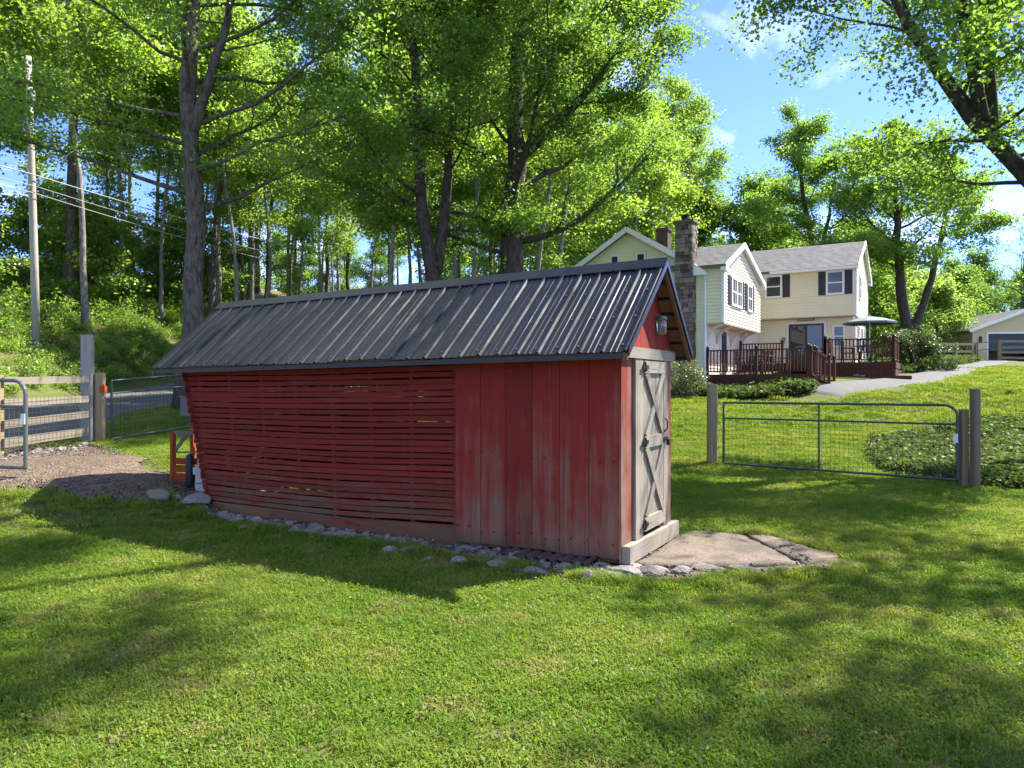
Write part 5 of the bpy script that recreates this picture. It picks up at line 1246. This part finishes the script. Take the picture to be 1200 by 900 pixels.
# forked tree left of it
m = gen_tree(103, [([(0, 0, 0), (0.1, 0, 2.5), (0.05, 0, 5.0), (-0.45, 0, 7), (-0.55, 0.2, 10), (-1.0, 0.3, 17)], 0.31, 0.06, 0.33, 17, 4.2),
                   ([(0.08, 0, 4.6), (0.35, 0.1, 6.5), (0.55, 0.3, 9.5), (1.0, 0.4, 16)], 0.19, 0.05, 0.25, 15, 4.0)], 82000, 0.102, M['dark_bark'], M['leaf_maple'], 8, (0.30, 0.12))
plant_tree('maple_tree', m, (-2.5, 23.2), 0.0, 1.0, 'dark maple whose trunk forks in two behind the shed roof')
# leaning tree on the right, its foot out of the picture
B5 = (15.0, 15.3, 0.0)
m = gen_tree(105, [(world_stem(B5, [(15.0, 15.3, 0), (13.4, 15.7, 3.4), (11.4, 16, 6.4), (9.95, 16, 7.95), (8.6, 16, 10.0), (7.4, 15.8, 12.6), (6.8, 15.5, 15)]), 0.30, 0.06, 0.40, 28, 3.3),
                   (world_stem(B5, [(12.6, 15.85, 4.6), (12.3, 16.2, 8), (12.9, 16.3, 12), (12.6, 16.2, 16.5)]), 0.17, 0.05, 0.35, 10, 3.0),
                   (world_stem(B5, [(10.6, 16, 7.2), (10.7, 16.2, 9.5), (10.2, 16.4, 13), (9.7, 16.4, 17)]), 0.13, 0.05, 0.3, 9, 2.9),
                   (world_stem(B5, [(7.6, 15.8, 12.2), (5.5, 15.2, 14.5), (3.2, 14.4, 16.5), (0.8, 13.2, 18)]), 0.13, 0.04, 0.12, 5, 3.0),
                   (world_stem(B5, [(10.4, 16, 7.6), (8.6, 14.2, 10.4), (6.6, 12.2, 13.0), (5.4, 11.0, 15.0), (4.6, 10.0, 16.6)]), 0.15, 0.05, 0.55, 12, 2.6)], 100000, 0.105, M['dark_bark'], M['leaf_maple'], 8, (0.30, 0.15), droop=0.06)
plant_tree('leaning_tree', m, B5, 0.0, 1.0, 'dark tree leaning in over the lawn with its trunk slanting up leftwards')
# trees just outside the frame whose shade falls on the lawn
def tall(seed, hgt, r0, lt, nl, ll, nleaf, ls, bark, leaf, **k):
    rr = np.random.default_rng(seed); w = lambda s: rr.normal() * s
    return gen_tree(seed, [([(0, 0, 0), (w(.2), w(.2), hgt * .3), (w(.4), w(.4), hgt * .6), (w(.5), w(.5), hgt)], r0, r0 * 0.2, lt, nl, ll)], nleaf, ls, bark, leaf, **k)
m9 = tall(109, 19, 0.36, 0.34, 15, 5.4, 11000, 0.19, M['bark'], M['leaf_maple'])
plant_tree('shade_tree', m9, (15.2, 8.2), 0.0, 1.0, 'broad shade tree on the lawn beside the leaning tree')
plant_tree('shade_tree', m9, (14.2, 1.2), 2.0, 0.85, 'smaller shade tree at the open end of the lawn')
# behind the house
m = gen_tree(106, [([(0, 0, 0), (0.2, 0, 5), (0, 0, 8), (-0.8, 0, 12), (-1.2, 0, 18)], 0.36, 0.07, 0.4, 16, 4.6), ([(0.1, 0, 7), (1.0, 0, 10), (1.8, 0.3, 15)], 0.2, 0.05, 0.2, 10, 3.8)], 48000, 0.16, M['dark_bark'], M['leaf_maple'], 7, (0.36, 0.18))
plant_tree('yard_tree', m, (20.4, 49.0), 0.0, 0.93, 'tall open-crowned tree rising behind the house roof')
m = gen_tree(107, [([(0, 0, 0), (0, 0, 2.2), (-0.75, 0, 5), (-0.9, 0, 9), (-1.4, 0, 15)], 0.46, 0.07, 0.40, 15, 4.8), ([(0.05, 0, 1.9), (1.1, 0, 4.5), (1.9, 0, 8), (3.0, 0.2, 13)], 0.30, 0.06, 0.38, 14, 4.4)], 54000, 0.16, M['dark_bark'], M['leaf_maple'], 7, (0.36, 0.18))
plant_tree('forked_tree', m, (25.3, 46.0), 0.0, 0.98, 'dark tree forking low in a V beside the deck and rail fence')
m = gen_tree(108, [([(0, 0, 0), (-0.2, 0, 3), (0.4, 0, 7), (0.2, 0, 12)], 0.45, 0.06, 0.2, 14, 5.0)], 1500, 0.18, M['dark_bark'], M['leaf_dark'], 7, (0.3, 0.2))
plant_tree('bare_tree', m, (46.5, 66.0), 0.0, 1.0, 'almost leafless spreading tree behind the garage')

# the wood: a handful of trees, copied
FV = []
for i, (hgt, r0, lt, nl, ll, nlf) in enumerate(((20, 0.20, 0.42, 18, 3.4, 14000), (22, 0.24, 0.46, 18, 3.8, 15000), (17, 0.16, 0.38, 16, 3.0, 11000), (23, 0.22, 0.40, 20, 3.6, 15000), (19, 0.15, 0.50, 15, 2.8, 10000))):
    FV.append(tall(200 + i, hgt, r0, lt, nl, ll, int(nlf * 1.3), 0.19, M['bark'] if i % 2 else M['pale_bark'], M['leaf_forest'], sub_n=5, clump=(0.5, 0.22), sides=8))
UV = [tall(230 + i, h_, 0.06, 0.12, 14, 1.9, 5200, 0.19, M['bark'], M['leaf_light'], sub_n=4, clump=(0.36, 0.14), sides=6, limb_up=(0.1, 0.5)) for i, h_ in enumerate((6.0, 8.0, 5.0))]
DV = [tall(240 + i, h_, 0.3, 0.12, 26, 4.4, 18000, 0.27, M['dark_bark'], [M['leaf_dark'], M['leaf_maple'], M['leaf_light']][i], sub_n=5, clump=(0.55, 0.35), sides=8) for i, h_ in enumerate((14, 13, 9))]
tr = random.Random(42); placed = [(-9.3, 21), (-0.14, 24), (-2.5, 23.2), (-18.35, 28)]
def free(x, y, d): return all((x - a) ** 2 + (y - b) ** 2 > d * d for a, b in placed)
CENTER = [(-8.5, 33), (-6, 27.5), (2.4, 28.5), (2.6, 34), (4.5, 46), (10, 48), (15, 60), (16, 80), (-12, 80)]
BARK = ('pale grey bark', 'brown bark')
wl1, wl2, wl3 = 'slender tall tree with %s in the wood on the bank across the road', 'slender tall tree with %s in the wood behind the shed roof', 'low leafy young tree in the understory of the wood'
n_bank = n_cen = 0; tries = 0
while n_bank < 28 and tries < 6000:
    tries += 1; y = tr.uniform(17, 62); x = float(road_x(y)) - 4.6 - 26 * tr.random() ** 1.3
    if x / y < -1.0 or x / y > -0.05 or not free(x, y, 2.3): continue
    if y < 29 and -0.75 < x / y < -0.58: continue
    k = tr.randrange(5); placed.append((x, y)); s = tr.uniform(0.85, 1.15); n_bank += 1
    t = plant_tree('woodland_tree', FV[k], (x, y), tr.uniform(0, 6.28), s, wl1 % BARK[k % 2], 'trees of the wood on the bank')
    t.rotation_euler.x = tr.gauss(0, 0.03); t.rotation_euler.y = tr.gauss(0, 0.03)
tries = 0
while n_cen < 34 and tries < 6000:
    tries += 1; y = tr.uniform(27, 78); x = tr.uniform(-12, 16)
    if not bool(in_poly(x, y, CENTER)) or abs(x - float(road_x(y))) < 4.2 or not free(x, y, 3.0): continue
    if abs(x / y * FPX - (745 - 600)) < 40 and y < 30: continue
    k = tr.randrange(5); placed.append((x, y)); n_cen += 1
    t = plant_tree('woodland_tree', FV[k], (x, y), tr.uniform(0, 6.28), tr.uniform(0.85, 1.12), wl2 % BARK[k % 2], 'trees of the wood behind the shed')
    t.rotation_euler.x = tr.gauss(0, 0.025); t.rotation_euler.y = tr.gauss(0, 0.025)
tries = n_gap = 0
while n_gap < 18 and tries < 6000:
    tries += 1; y = tr.uniform(36, 78); x = y * tr.uniform(-0.43, -0.15)
    if abs(x - float(road_x(y))) < 3.9 or not free(x, y, 2.2): continue
    k = tr.randrange(5); placed.append((x, y)); n_gap += 1
    plant_tree('woodland_tree', FV[k], (x, y), tr.uniform(0, 6.28), tr.uniform(0.8, 1.05), (wl1 if x < float(road_x(y)) else wl2) % BARK[k % 2], 'trees of the wood on the bank' if x < float(road_x(y)) else 'trees of the wood behind the shed')
nu = tries = 0
while nu < 40 and tries < 6000:
    tries += 1; y = tr.uniform(24, 62); bank = tr.random() < 0.62
    x = float(road_x(y)) - 4.5 - 20 * tr.random() if bank else tr.uniform(-10, 9)
    if bank and (x / y < -0.95 or (-0.71 < x / y < -0.60 and y < 30)): continue
    if not bank and (not bool(in_poly(x, y, CENTER)) or abs(x - float(road_x(y))) < 3.6): continue
    if not free(x, y, 1.5): continue
    placed.append((x, y)); nu += 1
    plant_tree('young_tree', UV[tr.randrange(3)], (x, y), tr.uniform(0, 6.28), tr.uniform(0.7, 1.2), wl3, 'young trees in the understory')
# trees behind house and garage
for i, (x, y, k, s, lab) in enumerate([(15.5, 60, 0, 1.0, 'dense dark green tree behind the stone chimney'), (21.5, 62, 0, 0.95, 'dense dark green tree behind the house roof, next to the tall open-crowned tree'),
        (27.5, 58, 1, 0.85, 'bushy mid-green tree behind the gable end of the wing'), (31.5, 62, 2, 1.05, 'pale green bushy tree behind the rail fence'),
        (36.0, 68, 2, 1.0, 'pale green bushy tree behind the left corner of the garage'), (24.0, 66, 1, 0.9, 'bushy mid-green tree behind the forked tree'), (47.5, 76, 1, 0.75, 'bushy mid-green tree behind the middle of the garage roof'), (54, 84, 0, 0.9, 'dense dark green tree behind the far corner of the garage'), (41, 80, 1, 0.8, 'bushy mid-green tree well behind the garage'), (10.5, 66, 1, 1.1, 'bushy mid-green tree at the edge of the wood beside the yellow gable'), (19.2, 57, 0, 1.0, 'dense dark green tree filling the gap between chimney and wing roof'), (33.5, 57.5, 2, 0.62, 'small pale green tree close behind the rail fence')]):
    plant_tree('broad_tree', DV[k], (x, y), i * 1.3, s, lab)
# distant tree line that closes the view
nd = 0
for i in range(46):
    a = -1.05 + 2.1 * i / 45 + tr.uniform(-.02, .02); d = tr.uniform(105, 150); x, y = math.sin(a) * d, math.cos(a) * d
    if x / y < -0.42: continue
    k = tr.choice((0, 1)); plant_tree('distant_tree', DV[k], (x, y), tr.uniform(0, 6.28), tr.uniform(0.8, 1.15), 'far %s green tree in the belt of trees on the horizon' % ('dark', 'mid')[k], 'trees on the horizon')

# ------------------------------------------------------------------ shrubs
def bush(seed, rx, rz, n, ls, leaf, bark):
    rr = np.random.default_rng(seed); mb = MB(); C = []
    for i in range(16):
        az = rr.random() * 6.283; el = rr.uniform(0.5, 1.4); d = np.array([math.cos(az) * math.cos(el) * rx, math.sin(az) * math.cos(el) * rx, math.sin(el) * rz * 2]) * rr.uniform(0.6, 1.0)
        pts = [np.array([0, 0, 0.0]), d * 0.5 + rr.normal(size=3) * 0.06, d]; mb.tube(pts, [0.02, 0.012, 0.004], 5, False)
    for i in range(60):
        v = rr.normal(size=3); v /= np.linalg.norm(v); v *= rr.uniform(0.45, 1.0) ** 0.5; C.append((v[0] * rx, v[1] * rx, rz + v[2] * rz))
    C = np.array(C); ci = rr.integers(0, len(C), n); cb = rr.random(len(C)); s_ = min(rx, rz) * 0.17
    P = C[ci] + rr.normal(size=(n, 3)) * s_; P[:, 2] = np.maximum(P[:, 2], 0.03); Nn = rr.normal(size=(n, 3)) * 0.7 + np.array([0, 0, 0.6])
    s = ls * rr.uniform(0.6, 1.3, n); V, F = leaf_quads(P, Nn, s, s * 0.6, rr)
    t = mb.mesh('stems', True); t.materials.append(bark)
    return t, np_mesh('foliage', V, F, leaf, False, {'rnd': np.clip(0.5 * rr.random(n) + 0.5 * cb[ci], 0, 1)})
def put_bush(name, ms, x, y, rz, sc, label, group=None):
    t = thing(name, label, 'shrub', (x, y, float(H(x, y)) - 0.05), rz, group); t.scale = (sc,) * 3
    link_mesh('stems', ms[0], None, t); link_mesh('foliage', ms[1], None, t)
x, y = 6.3, 26.6
put_bush('azalea_shrub', bush(301, 0.72, 0.72, 5200, 0.07, M['leaf_azalea'], M['bark']), x, y, 0, 1.0, 'rounded azalea shrub with rusty young leaves beside the stone chimney')
# flat-topped ornamental shrub with dark stems
rr = np.random.default_rng(311)
oc = gen_tree(311, [([(0, 0, 0), (0.05, 0, 0.5), (-0.25, 0, 1.0), (-0.45, 0.1, 1.45)], 0.07, 0.03, 0.3, 9, 1.0), ([(0.02, 0, 0.1), (0.3, 0, 0.6), (0.55, 0.1, 1.25)], 0.05, 0.02, 0.3, 8, 0.95), ([(0, 0, 0.1), (0.1, 0.3, 0.7), (0.1, 0.5, 1.5)], 0.05, 0.02, 0.3, 8, 0.9)], 9000, 0.075, M['dark_bark'], M['leaf_conifer'], 5, (0.12, 0.05), (0.0, 0.3))
t = plant_tree('ornamental_shrub', oc, (17.6, 31.9), 0, 1.12, 'spreading flat-layered ornamental shrub at the corner of the upper deck', cat='shrub', sink=0.03)
put_bush('small_shrub', bush(302, 0.5, 0.32, 2200, 0.06, M['leaf_conifer'], M['bark']), 19.0, 31.7, 0, 1.0, 'low round green shrub under the layered ornamental shrub')
# fieldstones bordering the bed by the path
border = thing('bed_border', 'pale stones edging the planting beds along the path', 'stones')
for (a, b, n) in (((9.6, 25.4), (11.0, 26.6), 9), ((13.6, 28.6), (18.6, 32.4), 18), ((18.8, 32.7), (25, 40), 18)):
    for i in range(n):
        f = (i + rnd.uniform(-.2, .2)) / n; s = rnd.uniform(0.10, 0.2); put_stone(border, a[0] + (b[0] - a[0]) * f, a[1] + (b[1] - a[1]) * f, s, s * 0.8, s * 0.7)

# ------------------------------------------------------------------ ground-cover, undergrowth, grass
rng = np.random.default_rng(77)
def rosette(seed, n, rad, h, ls, leaf):
    r_ = np.random.default_rng(seed); r = rad * np.sqrt(r_.random(n)); a = r_.random(n) * 6.283
    P = np.stack([r * np.cos(a), r * np.sin(a), r_.uniform(0.25, 1.0, n) * h], -1); Nn = r_.normal(size=(n, 3)) * 0.55 + np.array([0, 0, 0.9]); s = ls * r_.uniform(0.6, 1.3, n)
    V, F = leaf_quads(P, Nn, s, s * 0.55, r_); return np_mesh('cover_piece', V, F, leaf, False, {'rnd': r_.random(n)})
BED1 = [house_w(*p) for p in [(-3.5, -0.75), (-0.3, -0.75), (4.0, -0.45), (4.2, -1.3), (3.2, -2.0), (0.0, -2.3), (-3.0, -2.2)]]
BED2 = [(7.9, 13.3), (7.75, 15.0), (8.6, 17.3), (9.4, 18.6), (11.4, 19.6), (14, 21.5), (20, 22), (20, 12), (9.0, 12.0), (8.3, 12.5)]
BED3 = [(14.6, 29.0), (18.8, 32.0), (25.0, 39.5), (29.5, 46), (27.5, 46.5), (22.0, 40.5), (17.0, 34.5), (15.0, 31.5)]
def fill(poly, dens):
    xs = [p[0] for p in poly]; ys = [p[1] for p in poly]; A = (max(xs) - min(xs)) * (max(ys) - min(ys)); n = int(A * dens)
    X = rng.uniform(min(xs), max(xs), n); Y = rng.uniform(min(ys), max(ys), n); k = in_poly(X, Y, poly); return X[k], Y[k]
RV = [rosette(400 + i, 70, 0.22, 0.2, 0.085, M['leaf_bed']) for i in range(4)]
for poly, dens, sc, lab in ((BED1, 26, 1.5, 'low bed of pale green ground-cover in front of the lower deck'), (BED2, 24, 1.1, 'wide patch of leafy ground-cover behind the latch post'), (BED3, 12, 1.5, 'strip of hostas and ground-cover along the upper path')):
    X, Y = fill(poly, dens); n = len(X)
    scatter('ground_cover', np.stack([X, Y, H(X, Y)], -1), slope_rot(X, Y, rng), rng.uniform(0.7, 1.35, n) * sc, rng.integers(0, 4, n), RV, lab, 'ground cover')
def shrublet(seed, leaf, ls=0.13, n=420, r=0.55, h=0.9):
    r_ = np.random.default_rng(seed); C = r_.normal(size=(24, 3)) * np.array([r * .5, r * .5, h * .3]) + np.array([0, 0, h * .5]); ci = r_.integers(0, 24, n)
    P = C[ci] + r_.normal(size=(n, 3)) * 0.15; P[:, 2] = np.abs(P[:, 2]); Nn = r_.normal(size=(n, 3)) * 0.6 + np.array([0, 0, .8]); s = ls * r_.uniform(.5, 1.3, n)
    V, F = leaf_quads(P, Nn, s, s * .6, r_); return np_mesh('undergrowth_piece', V, F, leaf, False, {'rnd': r_.random(n)})
SV = [shrublet(420, M['leaf_forest']), shrublet(421, M['leaf_light']), shrublet(422, M['leaf_light'], 0.10, 380, 0.5, 0.5), shrublet(423, M['leaf_maple'], 0.15, 420, 0.6, 1.2), shrublet(424, M['leaf_bed'], 0.09, 300, 0.5, 0.3)]
Y = rng.uniform(14, 60, 2600); X = road_x(Y) - 3.1 - 24 * rng.random(2600) ** 1.7
k = X / Y > -1.1; X, Y = X[k], Y[k]
X2 = rng.uniform(-14, 14, 2400); Y2 = rng.uniform(27, 72, 2400); k = in_poly(X2, Y2, CENTER) & (np.abs(X2 - road_x(Y2)) > 3.2); X = np.concatenate([X, X2[k]]); Y = np.concatenate([Y, Y2[k]])
n = len(X); dist = np.sqrt(X ** 2 + Y ** 2)
scatter('undergrowth', np.stack([X, Y, H(X, Y)], -1), slope_rot(X, Y, rng) * np.array([.5, .5, 1]), rng.uniform(0.5, 1.15, n) * np.where(X > road_x(Y) - 7.5, 0.7, 1.0), np.where((X < road_x(Y)) & (X > road_x(Y) - 7.5), rng.choice([1, 2, 2, 4, 4], n), rng.integers(0, 5, n)), SV, 'leafy green undergrowth covering the bank and the floor of the wood', 'undergrowth')

GV = [grass_tuft(500 + i, 330, 0.20, 0.018, 0.055, 0.22) for i in range(6)] + [grass_tuft(520 + i, 240, 0.16, 0.05, 0.12, 0.1) for i in range(2)]
def nfield(x, y):
    return np.sin(x * 1.9 + 1.3 * np.sin(y * 1.1)) * np.cos(y * 1.6 + 0.8 * np.sin(x * 0.9)) + 0.6 * np.sin(x * 4.3 + y * 2.2) * np.sin(y * 3.9 - x * 1.4)
GP = []; GS = []; GI = []
def sow(y0, y1, dens, sc):
    c_ = 1 / math.sqrt(dens); xs_ = np.arange(-0.78 * y1, 0.78 * y1, c_); ys_ = np.arange(y0, y1, c_)
    X, Y = np.meshgrid(xs_, ys_); X = X.ravel() + rng.uniform(-.5, .5, X.size) * c_; Y = Y.ravel() + rng.uniform(-.5, .5, Y.size) * c_
    k_ = np.abs(X) < 0.78 * Y; X, Y = X[k_], Y[k_]; n = len(X)
    keep = ~in_poly(X, Y, GRAVEL) & ~in_poly(X, Y, BED2) & ~in_poly(X, Y, BED1) & ~in_poly(X, Y, BED3)
    Xe = X + 0.10 * np.sin(Y * 9); keep &= ~in_poly(Xe, Y, EARTH)
    lx = CS * (X - SO[0]) + SN * (Y - SO[1]); ly = -SN * (X - SO[0]) + CS * (Y - SO[1]); keep &= ~((lx < 0.1) & (lx > -6.6) & (ly > -0.12) & (ly < W + 0.1))
    keep &= np.abs(X - road_x(Y)) > 2.9; keep &= X > road_x(Y)
    d = np.min((X[:, None] - path_pts[None, ::4, 0]) ** 2 + (Y[:, None] - path_pts[None, ::4, 1]) ** 2, 1); keep &= d > 1.15
    hx = 0.857 * (X - HX) - 0.515 * (Y - HY); hy = 0.515 * (X - HX) + 0.857 * (Y - HY); keep &= ~((hx > -6) & (hx < 7) & (hy > -0.3))
    bare = nfield(X * 1.3 + 3.1, Y * 1.5) + rng.normal(size=n) * 0.25 > 1.35; keep &= ~(bare & (rng.random(n) < 0.45))
    X, Y = X[keep], Y[keep]; GP.append(np.stack([X, Y, H(X, Y)], -1)); gi_ = rng.integers(0, 6, len(X)); tall_ = rng.random(len(X)) < 0.05; gi_[tall_] = rng.integers(6, 8, int(tall_.sum())); GS.append(rng.uniform(0.7, 1.35, len(X)) * sc * np.where(tall_, 0.62, 1.0)); GI.append(gi_)
sow(2.6, 7, 32, 1.0); sow(7, 13, 26, 1.05); sow(13, 21, 16, 1.35); sow(21, 34, 8, 1.9)
# longer grass along the edges
ed = []
for poly, n in ((EARTH, 320), (GRAVEL, 170)):
    P = np.array(poly + [poly[0]])
    for a, b in zip(P[:-1], P[1:]):
        m_ = max(2, int(np.linalg.norm(b - a) * n / 20)); f = rng.random(m_)[:, None]; ed.append(a + (b - a) * f + rng.normal(size=(m_, 2)) * 0.06)
for (x, y) in ((4.35, 15.75), (7.95, 12.5), (-8.78, 15.0), (-8.5, 15.2), (2.1, 8.25), (2.0, 8.5), (1.9, 8.4), (2.2, 8.7)): ed.append(np.array([x, y]) + rng.normal(size=(8, 2)) * 0.15)
ed = np.concatenate(ed)
lx = CS * (ed[:, 0] - SO[0]) + SN * (ed[:, 1] - SO[1]); ly = -SN * (ed[:, 0] - SO[0]) + CS * (ed[:, 1] - SO[1]); ed = ed[~((lx < 0.05) & (ly > -0.15) & (ly < W))]
GP.append(np.stack([ed[:, 0], ed[:, 1], H(ed[:, 0], ed[:, 1])], -1)); GS.append(rng.uniform(0.5, 1.1, len(ed))); GI.append(rng.integers(6, 8, len(ed)))
GP = np.concatenate(GP); GS = np.concatenate(GS); GI = np.concatenate(GI)
scatter('lawn_grass', GP, slope_rot(GP[:, 0], GP[:, 1], rng), GS, GI, GV, 'short green lawn grass with clover covering the yard', 'grass')

# fallen leaves strewn on lawn and slab
n = 420; Y = rng.uniform(3.2, 11, n); X = rng.uniform(-0.75, 0.75, n) * Y
lx = CS * (X - SO[0]) + SN * (Y - SO[1]); ly = -SN * (X - SO[0]) + CS * (Y - SO[1]); k = ~((lx < 0.1) & (ly > -0.1) & (ly < W + 0.1)); X, Y = X[k], Y[k]; n = len(X)
sz = rng.uniform(0.02, 0.05, n); V, F = leaf_quads(np.stack([X, Y, H(X, Y) + 0.045], -1), rng.normal(size=(n, 3)) * 0.35 + np.array([0, 0, 1.0]), sz, sz * 0.6, rng)
fl = link_mesh('fallen_leaves', np_mesh('fallen_leaves', V, F, M['chips'], False, {'rnd': rng.random(n) * 0.5})); tag(fl, 'scattered dry fallen leaves lying on the lawn', 'leaves', kind='stuff')
